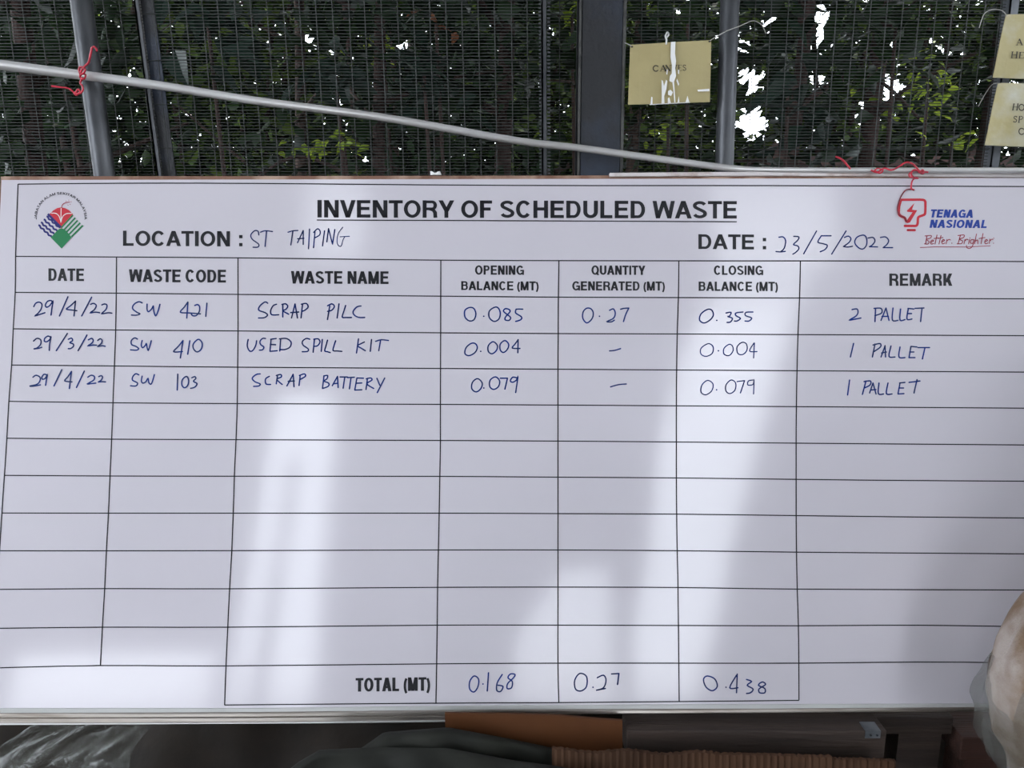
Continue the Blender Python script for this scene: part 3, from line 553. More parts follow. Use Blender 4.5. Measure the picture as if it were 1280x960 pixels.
# ---------------------------------------------------------------- the mesh fence
fence = empty('mesh_fence', (0, YF, 0), 'fine grey wire mesh fence on steel posts behind the board', 'fence')
def post_line(px0, px1, Y):                                     # post axis extended from the ground to 3.4 m
    a = at(px0[0], px0[1], Y); b = at(px1[0], px1[1], Y); d = (a-b)/(a.z-b.z)
    return b+d*(0-b.z), b+d*(3.3-b.z)
def pipe(px0, px1, Y, r):
    a, b = post_line(px0, px1, Y); s = MB(); s.tube([a, b], r, 20); s.build('post', M['galv'], fence, smooth=True)
pipe((101.5, 0), (130.5, 218), YF, .0245)
pipe((912.5, 0), (905.5, 205), YF, .0225)
def angle_post(px0, px1, Y, w, d, m, dark):
    a, b = post_line(px0, px1, Y); s = MB()
    def bar(o0, o1):
        s.add([a+Vector((o0[0],o0[1],0)), a+Vector((o1[0],o0[1],0)), a+Vector((o1[0],o1[1],0)), a+Vector((o0[0],o1[1],0)),
               b+Vector((o0[0],o0[1],0)), b+Vector((o1[0],o0[1],0)), b+Vector((o1[0],o1[1],0)), b+Vector((o0[0],o1[1],0))],
              [(3,2,1,0),(4,5,6,7),(0,1,5,4),(1,2,6,5),(2,3,7,6),(3,0,4,7)])
    bar((0, 0), (w, .004)); bar((0, 0), (.004, d))
    s.build('angle_post', m, fence)
    if dark:
        s = MB(); 
        s.add([a+Vector((w,.012,0)), a+Vector((w+dark,.012,0)), a+Vector((w+dark,.016,0)), a+Vector((w,.016,0)), b+Vector((w,.012,0)), b+Vector((w+dark,.012,0)), b+Vector((w+dark,.016,0)), b+Vector((w,.016,0))],
              [(3,2,1,0),(4,5,6,7),(0,1,5,4),(1,2,6,5),(2,3,7,6),(3,0,4,7)])
        s.build('post_web', M['column'], fence)
angle_post((167, 0), (196, 218), YF+.03, .011, .03, M['galv'], .031)
angle_post((676.5, 0), (677.5, 218), YF+.005, .012, .03, M['galv'], 0)
angle_post((1263, 0), (1237, 212), YF+.03, .022, .03, M['galv_light'], 0)
# hooked wire ends along the joint post
s = MB()
for i in range(150):
    z = 1.2+i*.0085; a, b = post_line((676.5, 0), (677.5, 218), YF); x = a.x+(b.x-a.x)*z/3.3
    s.box((x-.006, YF-.002, z), (x-.001, YF+.002, z+.0035)); s.box((x+.014, YF-.002, z+.003), (x+.021, YF+.002, z+.0065))
props(s.build('wire_ends', M['galv'], fence), kind='stuff')
# fine mesh: level wires, upright wires, heavier level wires
s = MB(); YM = YF+.045
z = .9
xa, xb = -3.0, 3.2; XC0, XC1 = at(720, 100, 1.96).x, at(778, 100, 1.96).x
while z < 3.3:
    dz = rnd.uniform(-.0006, .0006)
    for x0, x1 in ((xa, XC0), (XC1, xb)):
        s.box((x0, YM, z+dz), (x1, YM+.0016, z+dz+.0015))
    z += .0074
props(s.build('level_wires', M['wire'], fence), kind='stuff')
s = MB(); x = xa; i = 0
while x < xb:
    lean_ = .02 if x < .8 else .0
    w = .00105
    if XC0 < x < XC1: x += .0395; continue
    o0 = rnd.uniform(-.003, .003)
    s.tube([(x-.0+o0, YM-.002, .9), (x+o0*.3, YM-.003, 1.8), (x-lean_+o0, YM-.002, 3.3)], w, 5, False)
    x += .0395
props(s.build('upright_wires', M['wire'], fence), kind='stuff')
s = MB()
for i in range(23):
    z = .95+i*.1035
    for x0, x1 in ((xa, XC0), (XC1, xb)):
        s.tube(smooth_path([(x0+(x1-x0)*j/8, YM-.004, z+rnd.uniform(-.004, .004)) for j in range(9)], 2), .0011, 5, False)
props(s.build('heavy_level_wires', M['wire'], fence), kind='stuff')

# steel column
colm = empty('steel_column', (at(750, 100, 1.96).x, 1.96, 0), 'wide dark blue-grey steel column standing between the mesh panels', 'column')
def hcol():
    a0, b0 = post_line((723, 0), (720.5, 216), 1.955); a1, b1 = post_line((777.5, 0), (773.5, 216), 1.955)
    def prism(fa0, fa1, y0, y1, name, m):
        L = lambda a, b, f: a+(b-a)*f
        A = [L(a0, a1, fa0), L(a0, a1, fa1)]; B = [L(b0, b1, fa0), L(b0, b1, fa1)]
        s = MB(); vs = []
        for P in (A, B):
            for (k_, y) in ((0, y0), (1, y0), (1, y1), (0, y1)): vs.append((P[k_].x, y, P[k_].z if P is not B else 5.7))
        s.add(vs, [(3,2,1,0),(4,5,6,7),(0,1,5,4),(1,2,6,5),(2,3,7,6),(3,0,4,7)]); s.build(name, m, colm, bevel=.001)
    prism(.045, .95, 1.953, 1.962, 'flange', M['column']); prism(.46, .54, 1.962, 2.05, 'web', M['column']); prism(0, 1, 2.05, 2.06, 'flange', M['column'])
    prism(-.02, .03, 1.950, 1.966, 'edge_bead', M['column_edge']); prism(.955, 1.02, 1.950, 1.966, 'edge_bead', M['column_edge'])
hcol()

# ---------------------------------------------------------------- signs
def plate(name, quad, Y, m, parent, thick=.0025, bow=.004, n=8):
    """thin card on the fence, corners tl,tr,br,bl in photo units, slightly bowed"""
    tl, tr, br, bl = [at(x, y, Y) for x, y in quad]; s = MB(); F_v = []; B_v = []
    for j in range(n+1):
        for i in range(n+1):
            u = i/n; v = j/n; p = (tl*(1-u)+tr*u)*(1-v)+(bl*(1-u)+br*u)*v
            p = p+Vector((0, -bow*sin(pi*u)*sin(pi*v*.8+.3)+.0012*sin(9*u+5*v), 0)); F_v.append(p); B_v.append(p+Vector((0, thick, 0)))
    N = (n+1)**2; fs = []
    for j in range(n):
        for i in range(n):
            a = j*(n+1)+i; fs.append((a, a+n+1, a+n+2, a+1)); fs.append((N+a, N+a+1, N+a+n+2, N+a+n+1))
    for i in range(n):
        fs += [(i, i+1, N+i+1, N+i), (n*(n+1)+i+1, n*(n+1)+i, N+n*(n+1)+i, N+n*(n+1)+i+1),
               (i*(n+1)+n+1, i*(n+1), N+i*(n+1), N+(i+1)*(n+1)), (i*(n+1)+n, (i+1)*(n+1)+n, N+(i+1)*(n+1)+n, N+i*(n+1)+n)]
    s.add(F_v+B_v, fs); return s.build(name, m, parent, smooth=False)
def flat(name, polys, Y, m, parent):
    s = MB()
    for p in polys: s.add([at(x, y, Y) for x, y in p], [tuple(range(len(p)))])
    return s.build(name, m, parent)
def bar2(a, b, w):
    a = Vector(a); b = Vector(b); d = (b-a).normalized(); n_ = Vector((-d.y, d.x))*w/2
    return [tuple(a+n_), tuple(b+n_), tuple(b-n_), tuple(a-n_)]
SER = {  # serif capitals: bars (x0,y0,x1,y1,width) in a unit box, y down
 'C': [('c', .5,.5,.42,.46,45,315,.13), (.84,.08,.84,.32,.06), (.84,.68,.80,.9,.05)],
 'A': [(.5,0,.14,1,.06),(.48,0,.86,1,.16),(.26,.64,.72,.64,.06),(0,.98,.3,.98,.05),(.66,.98,1,.98,.05)],
 'N': [(.16,0,.16,1,.06),(.84,0,.84,1,.06),(.14,0,.84,1,.16),(0,.02,.2,.02,.05),(.7,.02,1,.02,.05),(.02,.98,.32,.98,.05)],
 'V': [(.14,0,.52,1,.16),(.86,0,.52,1,.06),(0,.02,.32,.02,.05),(.7,.02,1,.02,.05)],
 'E': [(.2,0,.2,1,.15),(.05,.03,.85,.03,.06),(.05,.97,.9,.97,.06),(.2,.5,.65,.5,.06),(.85,0,.85,.2,.05),(.9,.8,.9,1,.05)],
 'S': [('p', [(.8,.2),(.55,.03),(.25,.12),(.22,.32),(.5,.47),(.8,.62),(.8,.85),(.5,.97),(.2,.82)], .13),(.8,0,.8,.22,.05),(.18,.78,.18,1,.05)],
 'H': [(.18,0,.18,1,.14),(.82,0,.82,1,.14),(.18,.5,.82,.5,.06),(.04,.02,.34,.02,.05),(.66,.02,.96,.02,.05),(.04,.98,.34,.98,.05),(.66,.98,.96,.98,.05)],
 'P': [(.22,0,.22,1,.15),('c', .45,.27,.35,.24,-90,90,.1),(.22,.03,.45,.03,.06),(.22,.51,.45,.51,.06),(.05,.98,.42,.98,.05)],
 'O': [('c', .5,.5,.42,.46,0,360,.12)]}
def serif(parent, Y, items, name='sign_lettering', m=None):
    """items: (letter, x0, y0, x1, y1, skew)"""
    polys = []
    for c, x0, y0, x1, y1, sk in items:
        f = lambda u, v: (x0+(x1-x0)*u+sk*(1-v), y0+(y1-y0)*v); sx = x1-x0; w_ = min(sx, y1-y0)*1.35
        for b in SER[c]:
            if b[0] == 'c' or b[0] == 'p':
                if b[0] == 'c': pts = [f(b[1]+b[3]*cos(radians(a)), b[2]+b[4]*sin(radians(a))) for a in np.linspace(b[5], b[6], 13)]; w = b[7]
                else: pts = [f(*p) for p in smooth_path(b[1], 3)]; w = b[2]
                for i in range(len(pts)-1): polys.append(bar2(pts[i], pts[i+1], w*w_))
            else: polys.append(bar2(f(b[0], b[1]), f(b[2], b[3]), b[4]*w_))
    flat(name, polys, Y, m or M['sign_text'], parent)
YS = 1.93
sg = empty('yellow_sign', at(837, 95, YS+.012), 'faded yellow card sign reading CANVES with torn white streaks, strung up beside the round post', 'sign')
plate('card', [(788,56),(889,50),(887.5,127.5),(785,131)], YS+.008, M['sign'], sg, bow=.003)
ty = lambda x: (81.6-(x-815.8)*.018, 89.4-(x-815.8)*.03)
its = []
for c, x0, x1 in (('C',815.8,824),('A',824.5,833.5),('N',831.5,839),('V',839,847),('E',847.5,852.8),('S',852.8,858.2)):
    its.append((c, x0, ty(x0)[0], x1, ty(x0)[1], 0))
serif(sg, YS+.002, its)
cc = lambda L: [(760+x/6.4, 20+y/6.4) for x, y in L]
streaks = [[(503,208),(540,205),(536,300),(545,360),(538,420),(545,480),(530,520),(512,530),(490,520),(495,480),(510,460),(512,400),(500,330)],
 [(428,510),(440,520),(448,560),(465,510),(475,520),(468,580),(450,640),(452,705),(428,708),(430,620)],
 [(340,708),(346,645),(356,650),(356,705)], [(515,530),(528,520),(533,600),(540,690),(530,692),(524,600)], [(552,500),(570,545),(562,560),(548,520)],
 [(480,600),(500,590),(520,610),(505,640),(480,630)], [(478,660),(490,650),(505,700),(478,706)],[(556,692),(566,640),(572,690)],[(620,690),(636,638),(650,686)],
 [(470,425),(480,430),(474,470),(466,465)],[(560,430),(570,430),(568,465),(560,460)],[(715,590),(812,582),(812,602),(720,604)],
 [(330,706),(660,688),(650,694),(335,712)]]
flat('peeled_streak', [cc(p) for p in streaks], YS+.0005, M['peel'], sg)
flat('nail_hole', [[(790+1.6*cos(a*pi/4), 58.5+1.2*sin(a*pi/4)) for a in range(8)]], YS+.0005, M['sign_text'], sg)
flat('nail_hole', [[(887+1.8*cos(a*pi/4), 51.8+1.2*sin(a*pi/4)) for a in range(8)]], YS+.0005, M['sign_text'], sg)
fx = lambda x, y, Y=1.925: at(760+x/6.4, 20+y/6.4, Y)
wire_obj('sign_twine', [([fx(808,202,YS+.006),fx(880,158),fx(950,120,1.93),fx(1040,86,1.935),fx(1100,60),fx(1150,40,1.99),fx(1195,48,1.99),fx(1235,80,2.0),fx(1262,140,2.01)], .0011)], M['string'],
         'thin pale twine tying the CANVES sign to the mesh past the round post', 'twine')
wire_obj('sign_twine', [([fx(108,200,2.01),fx(120,212,1.97),fx(150,220,1.94),fx(190,243,YS+.006)], .0011)], M['string'], 'short pale twine at the left top corner of the CANVES sign', 'twine')
wire_obj('plastic_strip', [([fx(465,225,YS-.002),fx(468,190,1.935),fx(460,160,1.96),fx(475,130,2.0),fx(485,150,1.99),fx(470,170,1.96)], .0022)], M['peel'], 'knotted white plastic strip above the middle of the CANVES sign', 'strip')
s1 = empty('cream_sign', at(1300, 60, YS), 'upper of two cream card signs at the right edge, black letters A and HE', 'sign')
plate('card', [(1258,18),(1352,16),(1346,101),(1241,97)], YS+.008, M['sign_cream'], s1, bow=.003)
serif(s1, YS+.002, [('A',1269.8,48.5,1279,56.5,0),('H',1263,64.5,1272,72.8,1),('E',1273,65,1280,73,1)])
s2 = empty('cream_sign', at(1295, 145, YS), 'lower wrinkled cream card sign at the right edge, lettered HO, SP and C', 'sign')
plate('card', [(1248,103.5),(1348,105),(1340,186),(1231,181.5)], YS+.012, M['sign_cream'], s2, bow=.006)
serif(s2, YS+.001, [('H',1264.5,129.5,1272.5,138,1.5),('O',1273,130,1281,138.5,0),('S',1265.5,145,1271.5,153,1),('P',1272,145,1279,153.5,1),('C',1273,160,1281,168.5,0)])
wire_obj('sign_twine', [([at(1259,20,1.935),at(1252,13,1.97),at(1240,12,2.0),at(1230,18,2.01),at(1224,35,2.01)], .001)], M['string'], 'pale twine looped from the top corner of the upper cream sign', 'twine')
wire_obj('sign_twine', [([at(1249,104,1.94),at(1240,106,1.97),at(1230,120,2.01),at(1223,133,2.01)], .001)], M['string'], 'pale twine from the top corner of the lower cream sign down to the mesh', 'twine')

# ---------------------------------------------------------------- things under the board
bz = onb(900, 893).z; byc = onb(900, 893).y
def pallet():
    p = empty('timber_pallet', (.45, 1.6, 0), 'weathered timber pallet under the board, galvanised plate on its end', 'pallet')
    xl = at(784, 900, 1.5).x; xr = at(1107, 925, 1.50).x; zt = bz-.006
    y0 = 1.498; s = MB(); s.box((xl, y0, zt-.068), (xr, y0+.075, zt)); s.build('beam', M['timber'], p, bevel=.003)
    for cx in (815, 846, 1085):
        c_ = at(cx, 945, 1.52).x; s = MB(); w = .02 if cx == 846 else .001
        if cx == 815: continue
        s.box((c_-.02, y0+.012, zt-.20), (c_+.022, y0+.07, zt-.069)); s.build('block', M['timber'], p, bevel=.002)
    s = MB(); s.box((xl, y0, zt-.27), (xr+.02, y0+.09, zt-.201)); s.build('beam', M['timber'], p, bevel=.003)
    for z1 in (zt-.271,):
        for fx_ in (.15, .5, .85):
            x = xl+(xr-xl)*fx_; s = MB(); s.box((x-.04, y0+.005, 0), (x+.04, y0+.085, zt-.271)); s.build('block', M['timber'], p, bevel=.002)
    a = at(1079, 897, 1.52); s = MB()
    s.add([(at(1078,896,1.52).x, 1.52, zt+.001), (at(1097,896,1.52).x, 1.52, zt+.001), (at(1103,911,1.5).x, y0+.001, zt+.001), (at(1084,911,1.5).x, y0+.001, zt+.001)], [(3,2,1,0)])
    s.v = []; s.f = []
    s.box((at(1082,905,1.5).x, y0+.001, zt), (at(1101,905,1.5).x, y0+.03, zt+.002)); s.box((at(1082,905,1.5).x, y0-.002, zt-.016), (at(1101,905,1.5).x, y0, zt+.002))
    s.build('metal_plate', M['galv_light'], p)
    s = MB()
    for x_, y_ in ((1088, 0), (1096, 0)):
        c = Vector((at(x_, 910, 1.5).x, y0-.002, zt-.008)); s.tube([c, c+Vector((0, -.002, 0))], .0025, 8)
    s.build('nail', M['column'], p)
pallet()
def loose_planks():
    s = MB(); zt = bz-.03; y0 = 1.58
    x0 = at(1112, 900, 1.58).x; x1 = at(1192, 900, 1.58).x
    s.box((x0-.5, y0, zt-.045), (x1, y0+.10, zt)); o = s.build('timber_plank', M['timber'], bevel=.003)
    props(o, 'dark timber plank lying behind the pallet, its end under the right part of the board', 'plank')
    s = MB(); a = at(1203, 922, 1.56); b = at(1262, 922, 1.56)
    s.box((a.x, 1.56, a.z-.06), (b.x+.1, 1.66, a.z)); o = s.build('reddish_plank', M['timber_red'], bevel=.003)
    props(o, 'reddish timber plank low down just left of the plastic-wrapped sack', 'plank')
    # post carrying both loose planks
    s = MB(); s.box((x1-.35, y0+.005, 0), (x1-.25, y0+.095, zt-.046)); s.box((x1-.12, y0+.005, 0), (x1-.02, y0+.095, zt-.046)); o = s.build('timber_block', M['timber'])
    props(o, 'dark timber blocks carrying the plank in the shadow under the board', 'block')
    s = MB(); s.box((a.x+.02, 1.57, 0), (b.x+.08, 1.65, a.z-.061)); o = s.build('timber_block', M['timber_red'])
    props(o, 'reddish timber block under the low plank beside the sack', 'block')
loose_planks()
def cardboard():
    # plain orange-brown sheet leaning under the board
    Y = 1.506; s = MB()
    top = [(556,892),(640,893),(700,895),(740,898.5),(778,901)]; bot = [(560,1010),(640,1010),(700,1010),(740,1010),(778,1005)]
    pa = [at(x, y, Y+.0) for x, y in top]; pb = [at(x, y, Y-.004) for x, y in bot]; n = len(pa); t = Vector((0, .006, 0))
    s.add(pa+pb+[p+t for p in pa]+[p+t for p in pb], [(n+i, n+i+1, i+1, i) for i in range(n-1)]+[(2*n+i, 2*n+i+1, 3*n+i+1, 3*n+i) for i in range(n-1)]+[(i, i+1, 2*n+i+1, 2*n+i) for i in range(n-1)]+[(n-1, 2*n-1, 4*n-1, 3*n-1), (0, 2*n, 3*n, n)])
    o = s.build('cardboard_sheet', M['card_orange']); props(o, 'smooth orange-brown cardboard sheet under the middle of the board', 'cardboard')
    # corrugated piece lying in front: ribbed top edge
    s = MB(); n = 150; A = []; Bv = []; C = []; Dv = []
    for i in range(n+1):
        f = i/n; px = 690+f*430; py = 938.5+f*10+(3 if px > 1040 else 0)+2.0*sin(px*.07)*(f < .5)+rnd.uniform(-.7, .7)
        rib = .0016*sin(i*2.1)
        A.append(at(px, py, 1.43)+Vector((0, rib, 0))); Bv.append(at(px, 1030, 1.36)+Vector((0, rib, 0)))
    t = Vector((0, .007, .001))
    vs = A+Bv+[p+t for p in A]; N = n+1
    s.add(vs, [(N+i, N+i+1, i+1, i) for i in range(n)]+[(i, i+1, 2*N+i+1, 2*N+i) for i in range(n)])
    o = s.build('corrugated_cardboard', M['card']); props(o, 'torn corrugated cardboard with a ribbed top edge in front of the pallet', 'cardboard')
cardboard()
def cloth(name, m, fn, nu, nv, label, cat, smooth=True):
    s = MB(); vs = [fn(i/nu, j/nv) for j in range(nv+1) for i in range(nu+1)]
    fs = [(j*(nu+1)+i, j*(nu+1)+i+1, (j+1)*(nu+1)+i+1, (j+1)*(nu+1)+i) for j in range(nv) for i in range(nu)]
    s.add(vs, fs); o = s.build(name, m, smooth=smooth); 
    if label: props(o, label, cat)
    return o
def interp(L, x):
    if x <= L[0][0]: return L[0][1]
    for (a, b), (c, d) in zip(L, L[1:]):
        if x <= c: return b+(d-b)*(x-a)/(c-a)
    return L[-1][1]
def tarp_layer(pro, Yt, Yb, ph):
    x0, x1 = pro[0][0], pro[-1][0]
    def fn(u, v):
        px = x0+(x1-x0)*u; top = interp(pro, px)
        z_ = v*v; py = top+(1120-top)*v; Y = Yt+(Yb-Yt)*v**.8-.018*sin(v*9+ph+u*6)*(v > .02)-.02*sin(u*17+v*13)*v-.006*sin(u*41-v*9)*min(1, v*8)
        if v == 0: py += 3; Y += .015
        return at(px, py, Y)
    return fn
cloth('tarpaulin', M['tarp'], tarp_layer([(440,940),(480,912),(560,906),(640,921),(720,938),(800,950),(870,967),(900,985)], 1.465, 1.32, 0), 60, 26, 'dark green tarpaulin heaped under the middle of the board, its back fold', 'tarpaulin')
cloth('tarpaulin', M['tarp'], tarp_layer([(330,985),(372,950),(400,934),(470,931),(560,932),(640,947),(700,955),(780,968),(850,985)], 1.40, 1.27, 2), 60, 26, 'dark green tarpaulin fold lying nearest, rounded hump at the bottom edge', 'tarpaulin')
def dirt():
    s = MB(); n = 60; vs = []
    for j in range(n+1):
        for i in range(n+1):
            x = -1.7+3.3*i/n; y = 1.25+.8*j/n; hgt = (.01 if y < 1.73 and x > .35 else .16 if y < 1.5 else .16+min(1, (y-1.5)/.3)*.22)+.05*sin(x*3+1)*sin(y*4)+.012*sin(x*31+y*17)+.02*sin(x*13-y*11)
            e = min(i, n-i, j, (n-j)*3)/4; hgt *= min(1, e)
            vs.append((x, y, max(.001, hgt)))
    s.add(vs, [(j*(n+1)+i, j*(n+1)+i+1, (j+1)*(n+1)+i+1, (j+1)*(n+1)+i) for j in range(n) for i in range(n)])
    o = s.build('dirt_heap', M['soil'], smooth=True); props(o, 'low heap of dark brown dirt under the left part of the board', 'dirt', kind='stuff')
dirt()
def film():
    r2 = random.Random(3); ph = [r2.uniform(0, 6) for _ in range(12)]
    def fn(u, v):
        lx = interp([(0, 55), (.3, -10), (.6, -60), (1, -90)], v); rx = interp([(0, 205), (.35, 160), (.7, 150), (1, 135)], v)
        px = lx+(rx-lx)*u; py = 893+150*v
        fold = .022*abs(sin(u*7+ph[0]+v*2))+.014*abs(sin(u*15+v*5+ph[1]))+.008*sin(v*19+u*9+ph[2])
        return at(px+4*sin(v*11+u*3), py, 1.60-.16*v-fold)
    o = cloth('plastic_film', M['bag_plastic'], fn, 70, 40, 'crumpled clear plastic film hanging in folds below the left end of the board', 'plastic film', smooth=False)
film()
def sack():
    sk = empty('wrapped_sack', (1.12, 1.36, 0), 'tan woven sack wrapped in clear plastic at the lower right, in front of the board', 'sack')
    def blob(cx, cy, rx, ry, zs, rs, name, m, amp, seed, wr):
        r2 = random.Random(seed); ph = [r2.uniform(0, 6) for _ in range(8)]; n = 64; s = MB(); vs = []
        nz = 48; zt = zs[-1]; P = list(zip(zs, rs))
        for j in range(nz+1):
            z = zs[0]+(zt-zs[0])*j/nz; R = interp(P, z)
            for i in range(n):
                a = 2*pi*i/n; k_ = 1+amp*(sin(3*a+ph[0]+z*5)+.6*sin(7*a+ph[1]-z*9)+.4*sin(z*23+ph[2]+2*a))+wr*sin(a*13+z*31+ph[3])+wr*.8*sin(a*21-z*17+ph[4])*sin(z*14+ph[5])
                vs.append((cx+rx*R*k_*cos(a), cy+ry*R*k_*sin(a), z))
        s.add(vs, [(j*n+i, j*n+(i+1) % n, (j+1)*n+(i+1) % n, (j+1)*n+i) for j in range(nz) for i in range(n)]+[tuple(range(nz*n, nz*n+n))])
        return s.build(name, m, sk, smooth=True)
    blob(1.225, 1.34, .275, .19, [0, .3, .45, .53, .60, .68, .77, .82, .87, .95, 1.0], [.72, .74, .70, .78, .94, 1.0, .96, .90, .82, .55, .06], 'woven_sack', M['sack'], .022, 5, .014)
    blob(1.235, 1.335, .29, .205, [.30, .36, .45, .5, .57, .62, .68, .74], [.60, .62, .72, .83, .96, 1.0, .98, .92], 'plastic_wrap', M['bag_plastic'], .03, 9, .03)
sack()
def shading_bale():  # out-of-view bulk added to darken the board's lower right
    sk = empty('wrapped_bale', (1.75, .75, 0), 'tall dark bale of wrapped goods standing right of the camera, beside the sack', 'bale')
    s = MB(); n = 40; P = [(0,.9),(.1,1),(.8,1.02),(1.45,.97),(1.6,.7),(1.64,.1)]
    vs = []; nz = 24
    for j in range(nz+1):
        z = 1.64*j/nz; R0 = interp(P, z)
        for i in range(n):
            a = 2*pi*i/n; c, d = cos(a), sin(a); e = (abs(c)**4+abs(d)**4)**-.25; k_ = R0*(1+.02*sin(5*a+z*7))
            vs.append((1.78+.50*c*e*k_, .72+.46*d*e*k_, z))
    s.add(vs, [(j*n+i, j*n+(i+1) % n, (j+1)*n+(i+1) % n, (j+1)*n+i) for j in range(nz) for i in range(n)]+[tuple(range(nz*n, nz*n+n))])
    s.build('wrapping', M['tarp'], sk, smooth=True)
    for z in (.45, .95):
        s = MB(); s.tube(smooth_path([(1.78+.515*cos(a)*(abs(cos(a))**4+abs(sin(a))**4)**-.25, .72+.475*sin(a)*(abs(cos(a))**4+abs(sin(a))**4)**-.25, z) for a in np.linspace(0, 2*pi, 25)], 2), .008, 6); s.build('strap', M['string'], sk)
shading_bale()

# ---------------------------------------------------------------- outside: plank screen, trees, shrubs
def screen():
    p = empty('plank_screen', (2.6, 5.2, 0), 'reddish brown plank screen with gaps, beyond the fence at the right', 'screen')
    for i in range(9):
        z = 1.42+i*.088; x0 = 1.55+.1*rnd.random()
        if z > 2.02: break
        s = MB(); s.box((x0, 5.2, z), (4.4, 5.23, z+.066)); s.build('plank', M['plank_red'], p)
    for i in range(14):
        z = .05+i*.098
        s = MB(); s.box((1.2, 5.2, z), (4.4, 5.23, z+.09)); s.build('plank', M['plank_red'], p)
    for x in (1.7, 3.0, 4.3):
        s = MB(); s.box((x, 5.23, 0), (x+.08, 5.3, 2.1)); s.build('post', M['bark'], p)
screen()
LEAF = [(0,0,0),(-.5,.35,.10),(0,.4,-.02),(.5,.35,.10),(-.36,.72,.06),(0,.75,-.03),(.36,.72,.06),(0,1.1,-.12)]
LF = [(0,2,1),(0,3,2),(1,2,5,4),(2,3,6,5),(4,5,7),(5,6,7)]
LV = np.array(LEAF); LW = .62
def rot_rand(g, droop):
    az = g.uniform(0, 2*pi, g_n); return az
def leaves(name, m, centres, size, parent, seed, flat_=.5):
    """one joined mesh of leaves at the given centres (numpy n x 3)"""
    g = np.random.default_rng(seed); n = len(centres)
    az = g.uniform(0, 2*pi, n); el = g.normal(-.35, .5, n); ro = g.normal(0, .7, n); sz = size*g.uniform(.6, 1.35, n)
    d = np.stack([np.cos(az)*np.cos(el), np.sin(az)*np.cos(el), np.sin(el)], 1)
    sd = np.stack([-np.sin(az), np.cos(az), np.zeros(n)], 1); up = np.cross(d, sd)*-1
    up = np.cross(sd, d)
    c, s_ = np.cos(ro)[:, None], np.sin(ro)[:, None]; sd2 = sd*c+up*s_; up2 = -sd*s_+up*c
    V_ = centres[:, None, :]+sz[:, None, None]*(LV[None, :, 0:1]*LW*sd2[:, None]+LV[None, :, 1:2]*d[:, None]+LV[None, :, 2:3]*up2[:, None])
    V_ = V_.reshape(-1, 3); k_ = len(LV)
    loops = []; starts = []; tot = []; o = 0
    base = (np.arange(n)*k_)
    fl = [np.array(f) for f in LF]
    L = np.concatenate([base[:, None]+f[None] for f in fl], 1).reshape(-1)
    cnt = np.tile([len(f) for f in LF], n); st = np.concatenate([[0], np.cumsum(cnt)[:-1]])
    me = bpy.data.meshes.new(name); me.vertices.add(len(V_)); me.vertices.foreach_set('co', V_.ravel())
    me.loops.add(len(L)); me.loops.foreach_set('vertex_index', L.astype(np.int32))
    me.polygons.add(len(cnt)); me.polygons.foreach_set('loop_start', st.astype(np.int32)); me.update(calc_edges=True)
    ob = link(name, me, m, parent); ob['kind'] = 'stuff'; return ob
def clump_centres(g, n, cen, rad):
    """points spread in lumpy clusters inside an ellipsoid"""
    k_ = max(6, n//70); c = g.normal(0, .5, (k_, 3)); c /= np.maximum(1, np.linalg.norm(c, axis=1))[:, None]
    i = g.integers(0, k_, n); p = c[i]+g.normal(0, .16, (n, 3))
    return np.array(cen)+p*np.array(rad)
def open_gap(P):                                                # openings in the greenery, seen as sky
    keep = np.ones(len(P), bool)
    for gx, gz, rx, rz in GAPS:
        keep &= ((P[:, 0]/P[:, 1]-gx)/rx)**2+(((P[:, 2]-1.6)/P[:, 1]-gz)/rz)**2 > 1
    return P[keep]
GAPS = []
def trunk(parent, pts, r0, r1, m, name='trunk'):
    P = smooth_path(pts, 5); n = len(P)
    s = MB(); s.tube(P, [r0+(r1-r0)*i/(n-1) for i in range(n)], 9); return s.build(name, m, parent, smooth=True)
def tree(name, label, x, y, h, r, bark, lm, crown, nl, ls, seed, lean=0, cat='tree', group=None):
    g = np.random.default_rng(seed); t = empty(name, (x, y, 0), label, cat, group)
    trunk(t, [(x, y, 0), (x+lean*.3, y, h*.35), (x+lean*.7+.04, y+.03, h*.7), (x+lean, y, h)], r, r*.5, M[bark])
    for b in range(7):
        z0 = h*(.35+.09*b); a = g.uniform(0, 2*pi); l = crown[0]*g.uniform(.5, .9); bx = x+lean*z0/h
        trunk(t, [(bx, y, z0), (bx+l*.5*cos(a), y+l*.3*sin(a), z0+.15), (bx+l*cos(a), y+l*.7*sin(a), z0+.25*g.uniform(-.5, 1.5))], r*.35, r*.12, M[bark], 'branch')
    P = clump_centres(g, nl, (x+lean, y, h*.5+.95), crown); P = P[(P[:, 2] > .3)]
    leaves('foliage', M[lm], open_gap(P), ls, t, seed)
    return t
def gap(px, py, rx, ry, Y=6):
    d = sight(px, py); return (d.x/d.y, d.z/d.y, 1.45*rx/F, 1.35*ry/F)
GAPS = [gap(1025, 60, 9, 48), gap(962, 22, 7, 18), gap(935, 100, 12, 14), gap(940, 150, 15, 16), gap(1114, 62, 6, 10), gap(1110, 97, 7, 9), gap(1082, 140, 8, 14),
        gap(388, 48, 8, 8), gap(500, 50, 10, 7), gap(425, 130, 7, 7), gap(1120, 110, 14, 10), gap(930, 55, 8, 10), gap(1180, 60, 8, 6)]
